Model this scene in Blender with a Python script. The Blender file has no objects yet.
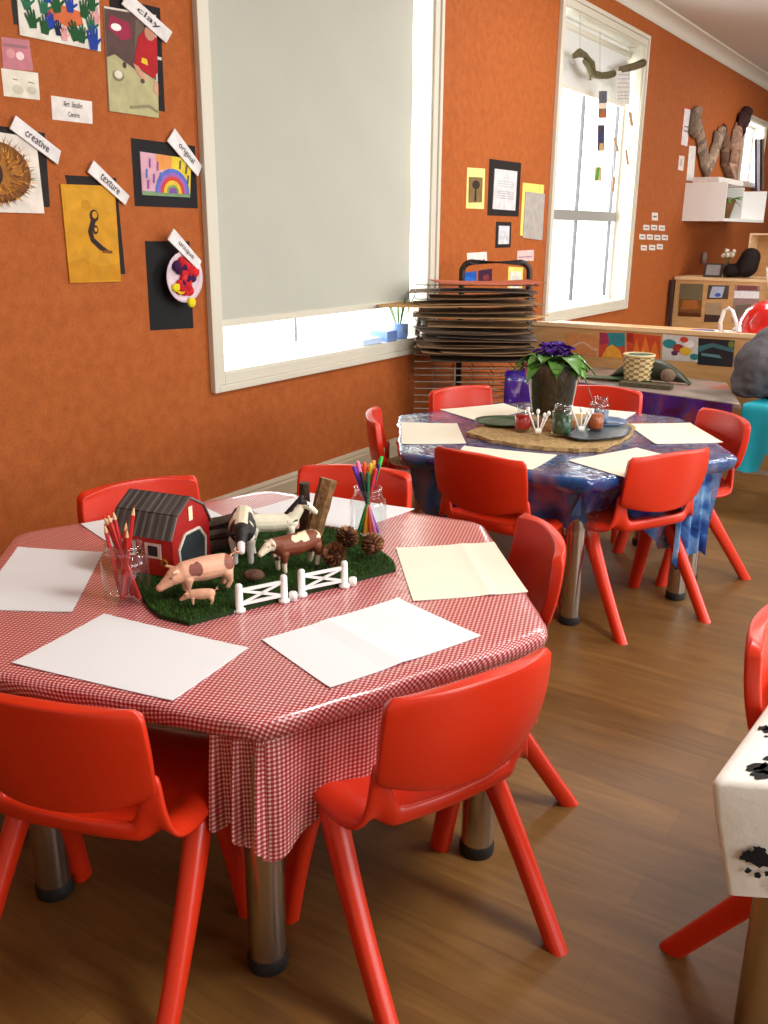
import bpy, bmesh, math, random
from mathutils import Vector, Matrix, noise
random.seed(7)
scene = bpy.context.scene
COL = scene.collection
R = math.radians
pi = math.pi

# ------------------------------------------------------------------ camera solved from the photograph
F, YAW, PIT, ROLL, HC = 905.55, 0.57999874, 0.30390617, 0.00799625, 1.12
_fwd = Vector((-math.sin(YAW) * math.cos(PIT), math.cos(YAW) * math.cos(PIT), -math.sin(PIT)))
_rt = Vector((math.cos(YAW), math.sin(YAW), 0))
_up = _rt.cross(_fwd)
_r2 = _rt * math.cos(ROLL) + _up * math.sin(ROLL)
_u2 = _r2.cross(_fwd)
WX = -2.45                       # plane of the long orange wall
TZ = 0.47                        # height of the children's tables


def ray(x, y):
    return _r2 * ((x - 384) / F) - _u2 * ((y - 512) / F) + _fwd


def at(x, y, z):                 # where a measured point of the photo lies on a level surface
    d = ray(x, y)
    return Vector((0, 0, HC)) + d * ((z - HC) / d.z)


def onwall(x, y, X=WX):          # where a measured point of the photo lies on the long wall
    d = ray(x, y)
    return Vector((0, 0, HC)) + d * (X / d.x)


cam = bpy.data.objects.new('camera', bpy.data.cameras.new('camera'))
COL.objects.link(cam)
cam.matrix_world = Matrix(((_r2.x, _u2.x, -_fwd.x, 0), (_r2.y, _u2.y, -_fwd.y, 0), (_r2.z, _u2.z, -_fwd.z, HC), (0, 0, 0, 1)))
cam.data.sensor_fit = 'VERTICAL'
cam.data.sensor_height = 36
cam.data.lens = F / 1024 * 36
cam.data.clip_start = 0.02
scene.camera = cam


# ------------------------------------------------------------------ materials
def lin(c):
    return tuple(((v / 255) / 12.92 if v / 255 <= 0.04045 else ((v / 255 + 0.055) / 1.055) ** 2.4) for v in c)


def hexc(r, g, b):
    return lin((r, g, b)) + (1,)


def new_mat(name):
    m = bpy.data.materials.new(name)
    m.use_nodes = True
    return m, m.node_tree, m.node_tree.nodes['Principled BSDF']


def pbsdf(name, col, rough=.5, metal=0, spec=.5, coat=0, bump=0, bscale=50, var=0, vscale=8, coord='Object'):
    m, nt, b = new_mat(name)
    N, L = nt.nodes, nt.links
    b.inputs['Base Color'].default_value = col
    b.inputs['Roughness'].default_value = rough
    b.inputs['Metallic'].default_value = metal
    b.inputs['Specular IOR Level'].default_value = spec
    b.inputs['Coat Weight'].default_value = coat
    b.inputs['Coat Roughness'].default_value = .12
    tc = N.new('ShaderNodeTexCoord')
    if bump:
        n = N.new('ShaderNodeTexNoise')
        n.inputs['Scale'].default_value = bscale
        n.inputs['Detail'].default_value = 4
        L.new(tc.outputs[coord], n.inputs['Vector'])
        bp = N.new('ShaderNodeBump')
        bp.inputs['Strength'].default_value = bump
        bp.inputs['Distance'].default_value = .01
        L.new(n.outputs['Fac'], bp.inputs['Height'])
        L.new(bp.outputs['Normal'], b.inputs['Normal'])
    if var:
        n = N.new('ShaderNodeTexNoise')
        n.inputs['Scale'].default_value = vscale
        n.inputs['Detail'].default_value = 6
        L.new(tc.outputs[coord], n.inputs['Vector'])
        mx = N.new('ShaderNodeMix')
        mx.data_type = 'RGBA'
        mx.inputs[6].default_value = tuple(c * (1 - var) for c in col[:3]) + (1,)
        mx.inputs[7].default_value = tuple(min(1, c * (1 + var)) for c in col[:3]) + (1,)
        L.new(n.outputs['Fac'], mx.inputs[0])
        L.new(mx.outputs[2], b.inputs['Base Color'])
    return m


def attr_mat(name, rough=.7, spec=.4, coat=0, bump=0, bscale=200, noise_amt=0, nscale=30):
    """colour comes from the mesh's own colour attribute"""
    m, nt, b = new_mat(name)
    N, L = nt.nodes, nt.links
    a = N.new('ShaderNodeAttribute')
    a.attribute_name = 'Col'
    b.inputs['Roughness'].default_value = rough
    b.inputs['Specular IOR Level'].default_value = spec
    b.inputs['Coat Weight'].default_value = coat
    b.inputs['Coat Roughness'].default_value = .1
    out = a.outputs['Color']
    tc = N.new('ShaderNodeTexCoord')
    if noise_amt:
        n = N.new('ShaderNodeTexNoise')
        n.inputs['Scale'].default_value = nscale
        n.inputs['Detail'].default_value = 5
        L.new(tc.outputs['Object'], n.inputs['Vector'])
        mr = N.new('ShaderNodeMapRange')
        mr.inputs['From Min'].default_value = .3
        mr.inputs['From Max'].default_value = .7
        mr.inputs['To Min'].default_value = 1 - noise_amt
        mr.inputs['To Max'].default_value = 1 + noise_amt
        L.new(n.outputs['Fac'], mr.inputs['Value'])
        mx = N.new('ShaderNodeVectorMath')
        mx.operation = 'SCALE'
        L.new(out, mx.inputs[0])
        L.new(mr.outputs['Result'], mx.inputs['Scale'])
        out = mx.outputs['Vector']
    L.new(out, b.inputs['Base Color'])
    if bump:
        n = N.new('ShaderNodeTexNoise')
        n.inputs['Scale'].default_value = bscale
        L.new(tc.outputs['Object'], n.inputs['Vector'])
        bp = N.new('ShaderNodeBump')
        bp.inputs['Strength'].default_value = bump
        bp.inputs['Distance'].default_value = .004
        L.new(n.outputs['Fac'], bp.inputs['Height'])
        L.new(bp.outputs['Normal'], b.inputs['Normal'])
    return m


def glass_mat(name, tint=(.95, .97, .97), ior=1.45, rough=.04, gloss=(1, 1, 1)):
    m = bpy.data.materials.new(name)
    m.use_nodes = True
    nt = m.node_tree
    nt.nodes.clear()
    N, L = nt.nodes, nt.links
    o = N.new('ShaderNodeOutputMaterial')
    t = N.new('ShaderNodeBsdfTransparent')
    t.inputs['Color'].default_value = tint + (1,)
    g = N.new('ShaderNodeBsdfGlossy')
    g.inputs['Roughness'].default_value = rough
    g.inputs['Color'].default_value = gloss + (1,)
    fr = N.new('ShaderNodeFresnel')
    ge = N.new('ShaderNodeNewGeometry')
    mr = N.new('ShaderNodeMapRange')
    mr.inputs['To Min'].default_value = ior
    mr.inputs['To Max'].default_value = 1 / ior
    L.new(ge.outputs['Backfacing'], mr.inputs['Value'])
    L.new(mr.outputs['Result'], fr.inputs['IOR'])
    mx = N.new('ShaderNodeMixShader')
    L.new(fr.outputs[0], mx.inputs[0])
    L.new(t.outputs[0], mx.inputs[1])
    L.new(g.outputs[0], mx.inputs[2])
    L.new(mx.outputs[0], o.inputs['Surface'])
    return m


def wall_mat():
    m, nt, b = new_mat('orange pinboard wall')
    N, L = nt.nodes, nt.links
    tc = N.new('ShaderNodeTexCoord')
    n1 = N.new('ShaderNodeTexNoise'); n1.inputs['Scale'].default_value = 120; n1.inputs['Detail'].default_value = 5
    n2 = N.new('ShaderNodeTexNoise'); n2.inputs['Scale'].default_value = 26; n2.inputs['Detail'].default_value = 4
    L.new(tc.outputs['Object'], n1.inputs['Vector']); L.new(tc.outputs['Object'], n2.inputs['Vector'])
    r = N.new('ShaderNodeValToRGB')
    r.color_ramp.elements[0].position = .3; r.color_ramp.elements[0].color = hexc(152, 77, 30)
    r.color_ramp.elements[1].position = .7; r.color_ramp.elements[1].color = hexc(180, 98, 44)
    mth = N.new('ShaderNodeMath'); mth.operation = 'MULTIPLY_ADD'; mth.inputs[1].default_value = .5
    m2 = N.new('ShaderNodeMath'); m2.operation = 'MULTIPLY'; m2.inputs[1].default_value = .5
    L.new(n2.outputs['Fac'], m2.inputs[0])
    L.new(n1.outputs['Fac'], mth.inputs[0]); L.new(m2.outputs[0], mth.inputs[2])
    L.new(mth.outputs[0], r.inputs[0]); L.new(r.outputs[0], b.inputs['Base Color'])
    b.inputs['Roughness'].default_value = .75
    b.inputs['Specular IOR Level'].default_value = .25
    bp = N.new('ShaderNodeBump'); bp.inputs['Strength'].default_value = .25; bp.inputs['Distance'].default_value = .004
    L.new(n1.outputs['Fac'], bp.inputs['Height']); L.new(bp.outputs['Normal'], b.inputs['Normal'])
    return m


def floor_mat():
    m, nt, b = new_mat('brown wood plank vinyl')
    N, L = nt.nodes, nt.links
    tc = N.new('ShaderNodeTexCoord')
    br = N.new('ShaderNodeTexBrick')
    br.offset = .37
    br.inputs['Scale'].default_value = 1
    br.inputs['Brick Width'].default_value = .95
    br.inputs['Row Height'].default_value = .11
    br.inputs['Mortar Size'].default_value = .0018
    br.inputs['Mortar Smooth'].default_value = .6
    br.inputs['Color1'].default_value = (.25, .25, .25, 1)
    br.inputs['Color2'].default_value = (.75, .75, .75, 1)
    br.inputs['Mortar'].default_value = (.1, .1, .1, 1)
    L.new(tc.outputs['Object'], br.inputs['Vector'])
    mp = N.new('ShaderNodeMapping')
    mp.inputs['Scale'].default_value = (1.6, 16, 1)
    L.new(tc.outputs['Object'], mp.inputs['Vector'])
    n = N.new('ShaderNodeTexNoise'); n.inputs['Scale'].default_value = 2.2; n.inputs['Detail'].default_value = 8; n.inputs['Distortion'].default_value = 1.2
    L.new(mp.outputs[0], n.inputs['Vector'])
    n3 = N.new('ShaderNodeTexNoise'); n3.inputs['Scale'].default_value = 2.4; n3.inputs['Detail'].default_value = 4
    L.new(tc.outputs['Object'], n3.inputs['Vector'])
    a1 = N.new('ShaderNodeMath'); a1.operation = 'MULTIPLY_ADD'; a1.inputs[1].default_value = .2
    L.new(br.outputs['Color'], a1.inputs[0]); 
    a2 = N.new('ShaderNodeMath'); a2.operation = 'MULTIPLY_ADD'; a2.inputs[1].default_value = .45
    L.new(n.outputs['Fac'], a2.inputs[0])
    a3 = N.new('ShaderNodeMath'); a3.operation = 'MULTIPLY'; a3.inputs[1].default_value = .35
    L.new(n3.outputs['Fac'], a3.inputs[0]); L.new(a3.outputs[0], a2.inputs[2])
    L.new(a2.outputs[0], a1.inputs[2])
    r = N.new('ShaderNodeValToRGB')
    e = r.color_ramp.elements
    e[0].position = .28; e[0].color = hexc(80, 53, 24)
    e[1].position = .72; e[1].color = hexc(134, 96, 48)
    x = e.new(.5); x.color = hexc(108, 74, 34)
    L.new(a1.outputs[0], r.inputs[0]); L.new(r.outputs[0], b.inputs['Base Color'])
    b.inputs['Roughness'].default_value = .42
    b.inputs['Specular IOR Level'].default_value = .4
    bp = N.new('ShaderNodeBump'); bp.inputs['Strength'].default_value = .12; bp.inputs['Distance'].default_value = .003
    L.new(n.outputs['Fac'], bp.inputs['Height']); L.new(bp.outputs['Normal'], b.inputs['Normal'])
    return m


def gingham_mat():
    m, nt, b = new_mat('red gingham under clear vinyl')
    N, L = nt.nodes, nt.links
    tc = N.new('ShaderNodeTexCoord')
    sp = N.new('ShaderNodeSeparateXYZ')
    L.new(tc.outputs['UV'], sp.inputs[0])
    outs = []
    for ax in ('X', 'Y'):
        w = N.new('ShaderNodeMath'); w.operation = 'MULTIPLY'; w.inputs[1].default_value = 1 / .0074
        L.new(sp.outputs[ax], w.inputs[0])
        f = N.new('ShaderNodeMath'); f.operation = 'FRACT'; L.new(w.outputs[0], f.inputs[0])
        c = N.new('ShaderNodeMath'); c.operation = 'GREATER_THAN'; c.inputs[1].default_value = .45; L.new(f.outputs[0], c.inputs[0])
        outs.append(c.outputs[0])
    s = N.new('ShaderNodeMath'); s.operation = 'ADD'
    L.new(outs[0], s.inputs[0]); L.new(outs[1], s.inputs[1])
    h = N.new('ShaderNodeMath'); h.operation = 'MULTIPLY'; h.inputs[1].default_value = .5
    L.new(s.outputs[0], h.inputs[0])
    r = N.new('ShaderNodeValToRGB'); r.color_ramp.interpolation = 'CONSTANT'
    e = r.color_ramp.elements
    e[0].position = 0; e[0].color = hexc(236, 210, 204)
    e[1].position = .75; e[1].color = hexc(150, 30, 42)
    x = e.new(.25); x.color = hexc(196, 98, 102)
    L.new(h.outputs[0], r.inputs[0]); L.new(r.outputs[0], b.inputs['Base Color'])
    b.inputs['Roughness'].default_value = .32
    b.inputs['Specular IOR Level'].default_value = .45
    b.inputs['Coat Weight'].default_value = .8
    b.inputs['Coat Roughness'].default_value = .12
    mp = N.new('ShaderNodeMapping'); mp.inputs['Rotation'].default_value = (0, 0, R(35)); mp.inputs['Scale'].default_value = (3, 22, 3)
    L.new(tc.outputs['Object'], mp.inputs['Vector'])
    n = N.new('ShaderNodeTexNoise'); n.inputs['Scale'].default_value = 2.4; n.inputs['Detail'].default_value = 2
    L.new(mp.outputs[0], n.inputs['Vector'])
    bp = N.new('ShaderNodeBump'); bp.inputs['Strength'].default_value = .2; bp.inputs['Distance'].default_value = .008
    L.new(n.outputs['Fac'], bp.inputs['Height']); L.new(bp.outputs['Normal'], b.inputs['Coat Normal'])
    return m


def splash_mat(name, cols, scale=9, rough=.18, coat=.5, bump=.25, bscale=14):
    m, nt, b = new_mat(name)
    N, L = nt.nodes, nt.links
    tc = N.new('ShaderNodeTexCoord')
    n = N.new('ShaderNodeTexNoise'); n.inputs['Scale'].default_value = scale; n.inputs['Detail'].default_value = 7; n.inputs['Distortion'].default_value = .8
    L.new(tc.outputs['Object'], n.inputs['Vector'])
    r = N.new('ShaderNodeValToRGB')
    e = r.color_ramp.elements
    k = len(cols)
    e[0].position = .3; e[0].color = hexc(*cols[0])
    e[1].position = .7; e[1].color = hexc(*cols[-1])
    for i in range(1, k - 1):
        x = e.new(.3 + .4 * i / (k - 1)); x.color = hexc(*cols[i])
    L.new(n.outputs['Fac'], r.inputs[0]); L.new(r.outputs[0], b.inputs['Base Color'])
    b.inputs['Roughness'].default_value = rough
    b.inputs['Coat Weight'].default_value = coat
    b.inputs['Coat Roughness'].default_value = .08
    n2 = N.new('ShaderNodeTexNoise'); n2.inputs['Scale'].default_value = bscale; n2.inputs['Detail'].default_value = 3
    L.new(tc.outputs['Object'], n2.inputs['Vector'])
    bp = N.new('ShaderNodeBump'); bp.inputs['Strength'].default_value = bump; bp.inputs['Distance'].default_value = .012
    L.new(n2.outputs['Fac'], bp.inputs['Height']); L.new(bp.outputs['Normal'], b.inputs['Normal']); L.new(bp.outputs['Normal'], b.inputs['Coat Normal'])
    return m


def wood_mat(name, c0, c1, scale=(3, 3, 30), rough=.45):
    m, nt, b = new_mat(name)
    N, L = nt.nodes, nt.links
    tc = N.new('ShaderNodeTexCoord')
    mp = N.new('ShaderNodeMapping'); mp.inputs['Scale'].default_value = scale
    L.new(tc.outputs['Object'], mp.inputs['Vector'])
    n = N.new('ShaderNodeTexNoise'); n.inputs['Scale'].default_value = 2; n.inputs['Detail'].default_value = 6
    L.new(mp.outputs[0], n.inputs['Vector'])
    r = N.new('ShaderNodeValToRGB')
    r.color_ramp.elements[0].position = .3; r.color_ramp.elements[0].color = hexc(*c0)
    r.color_ramp.elements[1].position = .7; r.color_ramp.elements[1].color = hexc(*c1)
    L.new(n.outputs['Fac'], r.inputs[0]); L.new(r.outputs[0], b.inputs['Base Color'])
    b.inputs['Roughness'].default_value = rough
    bp = N.new('ShaderNodeBump'); bp.inputs['Strength'].default_value = .15; bp.inputs['Distance'].default_value = .003
    L.new(n.outputs['Fac'], bp.inputs['Height']); L.new(bp.outputs['Normal'], b.inputs['Normal'])
    return m


M = {}
M['wall'] = wall_mat()
M['floor'] = floor_mat()
M['ceiling'] = pbsdf('off white ceiling', hexc(214, 208, 200), .9, bump=.05)
M['cornice'] = pbsdf('cream cornice', hexc(226, 222, 210), .6, bump=.02)
M['trim'] = pbsdf('cream gloss trim', hexc(210, 205, 188), .35, bump=.02, bscale=20)
M['skirting'] = pbsdf('taupe painted skirting', hexc(176, 160, 134), .45, bump=.02)
M['plainwall'] = pbsdf('warm white wall', hexc(222, 206, 186), .8, bump=.03)
M['greybar'] = pbsdf('dark aluminium bar', hexc(74, 74, 74), .6, bump=.01)
M['greyrail'] = pbsdf('grey aluminium rail', hexc(150, 150, 146), .5, bump=.01)
M['blind'] = pbsdf('grey blind fabric', hexc(180, 181, 169), .9, bump=.08, bscale=90, var=.03, vscale=5)
M['blindlight'] = pbsdf('pale blind fabric', hexc(215, 216, 212), .9, bump=.05)
M['red'] = pbsdf('red moulded plastic', hexc(208, 46, 16), .33, spec=.5, bump=.03, bscale=160, var=.06, vscale=4)
M['chrome'] = pbsdf('brushed steel leg', (.52, .48, .43, 1), .24, metal=1, bump=.02, bscale=30)
M['blackrubber'] = pbsdf('black rubber', hexc(22, 20, 20), .6, bump=.02)
M['blackmetal'] = pbsdf('black painted steel', hexc(30, 24, 22), .4, bump=.02)
M['wire'] = pbsdf('grey wire', hexc(150, 142, 132), .4, metal=.6, bump=.01)
M['gingham'] = gingham_mat()
M['tabletop'] = wood_mat('laminate tabletop', (150, 120, 90), (175, 145, 110))
M['paper'] = pbsdf('white paper', hexc(232, 235, 238), .85, spec=.2, bump=.06, bscale=9)
M['cream'] = pbsdf('cream paper', hexc(240, 232, 212), .85, spec=.2, bump=.06, bscale=9)
M['art'] = attr_mat('painted paper', .75, .3, bump=.1, noise_amt=.12, nscale=25)
M['artgloss'] = attr_mat('laminated paper', .3, .5, coat=.3, bump=.1, bscale=30, noise_amt=.12, nscale=40)
M['toy'] = attr_mat('painted toy plastic', .55, .4, bump=.15, bscale=300, noise_amt=.08, nscale=60)
M['bark'] = attr_mat('bark', .9, .2, bump=.8, bscale=120, noise_amt=.35, nscale=70)
M['matte'] = attr_mat('matte coloured', .8, .2, bump=.1, noise_amt=.1, nscale=30)
M['shiny'] = attr_mat('shiny coloured', .3, .5, noise_amt=.05)
M['grass'] = attr_mat('artificial grass', .7, .25, noise_amt=.25, nscale=40)
M['leaf'] = attr_mat('leaf', .4, .5, noise_amt=.2, nscale=40)
M['card'] = attr_mat('cardboard', .85, .2, bump=.15, bscale=40, noise_amt=.16, nscale=14)
M['glass'] = glass_mat('clear jar glass', (.90, .93, .93), 1.62)
M['pane'] = glass_mat('window glass', (.97, .98, .98), 1.3, .01)
M['film'] = glass_mat('clear plastic film', (.93, .95, .97), 1.5, .12)
M['white'] = pbsdf('white plastic', hexc(240, 240, 238), .35, bump=.01)
M['bluecloth'] = splash_mat('blue painted plastic cloth', [(10, 16, 52), (18, 40, 110), (24, 84, 140), (104, 92, 124), (120, 104, 132)], 5.5, .2, .9, .55, 22)  # grey-lilac end of the ramp mixes window glare into the blue-purple paint
M['bluedrape'] = splash_mat('blue marbled fabric', [(20, 45, 110), (45, 95, 165), (105, 150, 195), (140, 170, 200)], 16, .6, .1, .4, 26)
M['purple'] = splash_mat('purple paint splashed plastic', [(40, 15, 110), (60, 25, 150), (75, 40, 165), (200, 190, 220)], 10, .3, .6, .3, 18)
M['paintwood'] = splash_mat('paint smeared tabletop', [(96, 84, 78), (130, 116, 104), (150, 130, 120), (170, 90, 72)], 5, .45, .2, .1, 20)
M['darkpurple'] = splash_mat('dark purple plastic', [(38, 10, 40), (70, 20, 70), (60, 30, 120), (110, 40, 60)], 8, .3, .5, .3, 18)
M['teal'] = pbsdf('teal cloth', hexc(10, 160, 180), .6, bump=.2, bscale=14, var=.1)
M['plywood'] = wood_mat('blond plywood', (196, 148, 92), (214, 168, 112), (3, 3, 14))
M['plyedge'] = wood_mat('pale plywood edge', (222, 186, 136), (236, 204, 160), (3, 3, 14))
M['grey'] = pbsdf('charcoal fleece', hexc(98, 96, 100), .95, spec=.1, bump=.3, bscale=130, var=.15, vscale=20)
M['basket'] = pbsdf('woven cane', hexc(208, 186, 138), .7, bump=.2, bscale=200, var=.15, vscale=60)
M['helmet'] = pbsdf('red glossy shell', hexc(200, 24, 18), .15, coat=.6, bump=.01)


# ------------------------------------------------------------------ mesh building
class MB:
    """collects faces with a colour each, then links them as ONE mesh object"""
    def __init__(s):
        s.v, s.f, s.c, s.uv = [], [], [], []

    def add(s, verts, faces, col=(1, 1, 1), uvs=None, mat=None):
        o = len(s.v)
        for p in verts:
            p = Vector(p)
            s.v.append(mat @ p if mat else p)
        for i, f in enumerate(faces):
            s.f.append([o + k for k in f])
            s.c.append(col[i] if isinstance(col, list) else col)
            s.uv.append([uvs[k] for k in f] if uvs else None)
        return s

    def box(s, x0, x1, y0, y1, z0, z1, col=(1, 1, 1), mat=None):
        v = [(x, y, z) for z in (z0, z1) for y in (y0, y1) for x in (x0, x1)]
        return s.add(v, [(0, 2, 3, 1), (4, 5, 7, 6), (0, 1, 5, 4), (2, 6, 7, 3), (0, 4, 6, 2), (1, 3, 7, 5)], col, None, mat)

    def tube(s, pts, rad, n=8, col=(1, 1, 1), cap=True, ell=1.0, mat=None):
        pts = [Vector(p) for p in pts]
        k = len(pts)
        rr = rad if isinstance(rad, (list, tuple)) else [rad] * k
        verts, faces = [], []
        ref = None
        for i, p in enumerate(pts):
            d = (pts[min(i + 1, k - 1)] - pts[max(i - 1, 0)]).normalized()
            if ref is None:
                ref = Vector((0, 0, 1)) if abs(d.z) < .9 else Vector((1, 0, 0))
            a = d.cross(ref)
            if a.length < 1e-5:
                a = d.cross(Vector((0, 1, 0)))
            a.normalize()
            b = d.cross(a).normalized()
            ref = -b if False else ref
            for j in range(n):
                t = 2 * pi * j / n
                verts.append(p + (a * math.cos(t) + b * math.sin(t) * ell) * rr[i])
        for i in range(k - 1):
            for j in range(n):
                q = (j + 1) % n
                faces.append((i * n + j, i * n + q, (i + 1) * n + q, (i + 1) * n + j))
        if cap:
            faces.append(tuple(range(n - 1, -1, -1)))
            faces.append(tuple((k - 1) * n + j for j in range(n)))
        return s.add(verts, faces, col, None, mat)

    def lathe(s, prof, n=24, col=(1, 1, 1), mat=None, close=False, wob=None):
        verts, faces = [], []
        k = len(prof)
        for i, (r, z) in enumerate(prof):
            for j in range(n):
                t = 2 * pi * j / n
                q = r * (wob(t, z) if wob else 1)
                verts.append((q * math.cos(t), q * math.sin(t), z))
        for i in range(k - 1):
            for j in range(n):
                q = (j + 1) % n
                faces.append((i * n + j, i * n + q, (i + 1) * n + q, (i + 1) * n + j))
        if close:
            faces.append(tuple(range(n - 1, -1, -1)))
            faces.append(tuple((k - 1) * n + j for j in range(n)))
        return s.add(verts, faces, col, None, mat)

    def prism(s, poly, z0, z1, col=(1, 1, 1), mat=None):
        n = len(poly)
        v = [(p[0], p[1], z0) for p in poly] + [(p[0], p[1], z1) for p in poly]
        f = [tuple(range(n - 1, -1, -1)), tuple(range(n, 2 * n))]
        f += [(i, (i + 1) % n, n + (i + 1) % n, n + i) for i in range(n)]
        return s.add(v, f, col, None, mat)

    def ball(s, c, r, n=12, m=8, col=(1, 1, 1), sc=(1, 1, 1), mat=None):
        verts, faces = [], []
        for i in range(m + 1):
            ph = pi * i / m
            for j in range(n):
                t = 2 * pi * j / n
                verts.append((c[0] + r * sc[0] * math.sin(ph) * math.cos(t), c[1] + r * sc[1] * math.sin(ph) * math.sin(t), c[2] - r * sc[2] * math.cos(ph)))
        for i in range(m):
            for j in range(n):
                q = (j + 1) % n
                faces.append((i * n + j, i * n + q, (i + 1) * n + q, (i + 1) * n + j))
        return s.add(verts, faces, col, None, mat)

    def capsule(s, p0, r0, p1, r1, n=12, col=(1, 1, 1)):
        p0, p1 = Vector(p0), Vector(p1)
        d = p1 - p0
        L = d.length
        rot = d.to_track_quat('Z', 'Y').to_matrix().to_4x4()
        prof = [(max(1e-5, r0 * math.cos(a)), r0 * math.sin(a)) for a in [(-90 + 15 * i) * pi / 180 for i in range(7)]]
        prof += [(max(1e-5, r1 * math.cos(a)), L + r1 * math.sin(a)) for a in [(15 * i) * pi / 180 for i in range(7)]]
        return s.lathe(prof, n, col, Matrix.Translation(p0) @ rot, close=True)

    def grid(s, P, col=(1, 1, 1), uv=None, wrap=False):
        nu, nv = len(P), len(P[0])
        verts = [p for row in P for p in row]
        uvs = [q for row in uv for q in row] if uv else None
        faces = []
        for i in range(nu - 1):
            for j in range(nv - 1):
                faces.append((i * nv + j, (i + 1) * nv + j, (i + 1) * nv + j + 1, i * nv + j + 1))
        return s.add(verts, faces, col, uvs)

    def mesh(s, name, smooth=False):
        me = bpy.data.meshes.new(name)
        me.from_pydata([tuple(p) for p in s.v], [], s.f)
        ca = me.color_attributes.new('Col', 'FLOAT_COLOR', 'CORNER')
        buf = []
        for f, c in zip(s.f, s.c):
            buf += [c[0], c[1], c[2], 1.0] * len(f)
        ca.data.foreach_set('color', buf)
        if any(u is not None for u in s.uv):
            ul = me.uv_layers.new(name='UVMap')
            ub = []
            for f, u in zip(s.f, s.uv):
                for k in range(len(f)):
                    ub += list(u[k]) if u else [0, 0]
            ul.data.foreach_set('uv', ub)
        if smooth:
            me.polygons.foreach_set('use_smooth', [True] * len(me.polygons))
        me.update()
        return me

    def build(s, name, mat, parent=None, smooth=False, loc=None, rot=None, recalc=False):
        me = s.mesh(name, smooth)
        if recalc:
            bm = bmesh.new(); bm.from_mesh(me)
            bmesh.ops.recalc_face_normals(bm, faces=bm.faces); bm.to_mesh(me); bm.free()
        return link(name, me, mat, parent, loc, rot)


def link(name, me, mat, parent=None, loc=None, rot=None):
    o = bpy.data.objects.new(name, me)
    COL.objects.link(o)
    if mat:
        me.materials.clear()
        me.materials.append(M[mat] if isinstance(mat, str) else mat)
    if parent:
        o.parent = parent
    if loc is not None:
        o.location = loc
    if rot is not None:
        o.rotation_euler = rot
    return o


def evaluate(o):
    """bake an object's modifiers into a plain mesh"""
    bpy.context.view_layer.update()
    dg = bpy.context.evaluated_depsgraph_get()
    me = bpy.data.meshes.new_from_object(o.evaluated_get(dg), preserve_all_data_layers=True, depsgraph=dg)
    o.modifiers.clear()
    o.data = me
    return o


def mods(o, *ms):
    for kind, props in ms:
        m = o.modifiers.new(kind.lower(), kind)
        for k, v in props.items():
            setattr(m, k, v)
    return evaluate(o)


def smooth_by_angle(o, ang=40):
    me = o.data
    bm = bmesh.new(); bm.from_mesh(me)
    for f in bm.faces: f.smooth = True
    for e in bm.edges:
        e.smooth = not (len(e.link_faces) == 2 and e.calc_face_angle(0) > R(ang))
    bm.to_mesh(me); bm.free()
    return o


def tag(o, label, cat, group=None, kind=None):
    o['label'] = label
    o['category'] = cat
    if group: o['group'] = group
    if kind: o['kind'] = kind
    return o


def thing(name, label, cat, loc=(0, 0, 0), rz=0, group=None):
    o = bpy.data.objects.new(name, None)
    COL.objects.link(o)
    o.empty_display_size = .05
    o.location = loc
    o.rotation_euler = (0, 0, rz)
    return tag(o, label, cat, group)


def structure(o):
    o['kind'] = 'structure'
    return o


def copy_tree(o, parent=None):
    c = o.copy()
    COL.objects.link(c)
    c.parent = parent
    for ch in list(o.children):
        copy_tree(ch, c)
    return c


def circle(cx, cy, r, n=16, sx=1, sy=1):
    return [(cx + r * sx * math.cos(2 * pi * i / n), cy + r * sy * math.sin(2 * pi * i / n)) for i in range(n)]


# ------------------------------------------------------------------ the room
Y0, Y1, XR, ZC = -2.2, 13.0, 3.4, 2.67
structure(MB().box(WX - .2, XR + .1, Y0 - .1, Y1 + .1, -.06, 0).build('floor', 'floor'))
structure(MB().box(WX - .2, XR + .1, Y0 - .1, Y1 + .1, ZC, ZC + .06).build('ceiling', 'ceiling'))
W1 = (2.588, 4.133, .578, 2.42)        # openings: y0, y1, z0, z1
W2 = (5.665, 7.150, .592, 2.405)
W3 = (10.45, 11.35, 1.62, 2.22)
wb = MB()
ys = [Y0, W1[0], W1[1], W2[0], W2[1], W3[0], W3[1], Y1]
for i in range(len(ys) - 1):
    holes = {1: W1, 3: W2, 5: W3}
    if i in holes:
        h = holes[i]
        wb.box(WX - .16, WX, ys[i], ys[i + 1], 0, h[2]).box(WX - .16, WX, ys[i], ys[i + 1], h[3], ZC)
    else:
        wb.box(WX - .16, WX, ys[i], ys[i + 1], 0, ZC)
structure(wb.build('wall_left', 'wall'))
structure(MB().box(WX, XR, Y1, Y1 + .1, 0, ZC).build('wall_back', 'plainwall'))
structure(MB().box(XR, XR + .1, Y0, Y1, 0, ZC).build('wall_right', 'plainwall'))
structure(MB().box(WX, XR, Y0 - .1, Y0, 0, ZC).build('wall_front', 'plainwall'))
# skirting board with a moulded top
sb = MB()
prof = [(.0, .0), (.018, .0), (.018, .062), (.013, .070), (.013, .078), (.006, .088), (0, .092)]
sb.grid([[(WX + x, y, z) for x, z in prof] for y in (Y0, Y1)])
structure(sb.build('baseboard_left', 'skirting'))
# coved cornice
cb = MB()
prof = [(0, 2.578), (.008, 2.578), (.012, 2.588)] + [(.016 + .082 * (1 - math.cos(a)), 2.592 + .062 * math.sin(a)) for a in [pi / 2 * i / 8 for i in range(9)]] + [(.106, 2.656), (.106, ZC)]
cb.grid([[(WX + x, y, z) for x, z in prof] for y in (Y0, Y1)])
structure(smooth_by_angle(cb.build('trim_1', 'cornice')))


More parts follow.
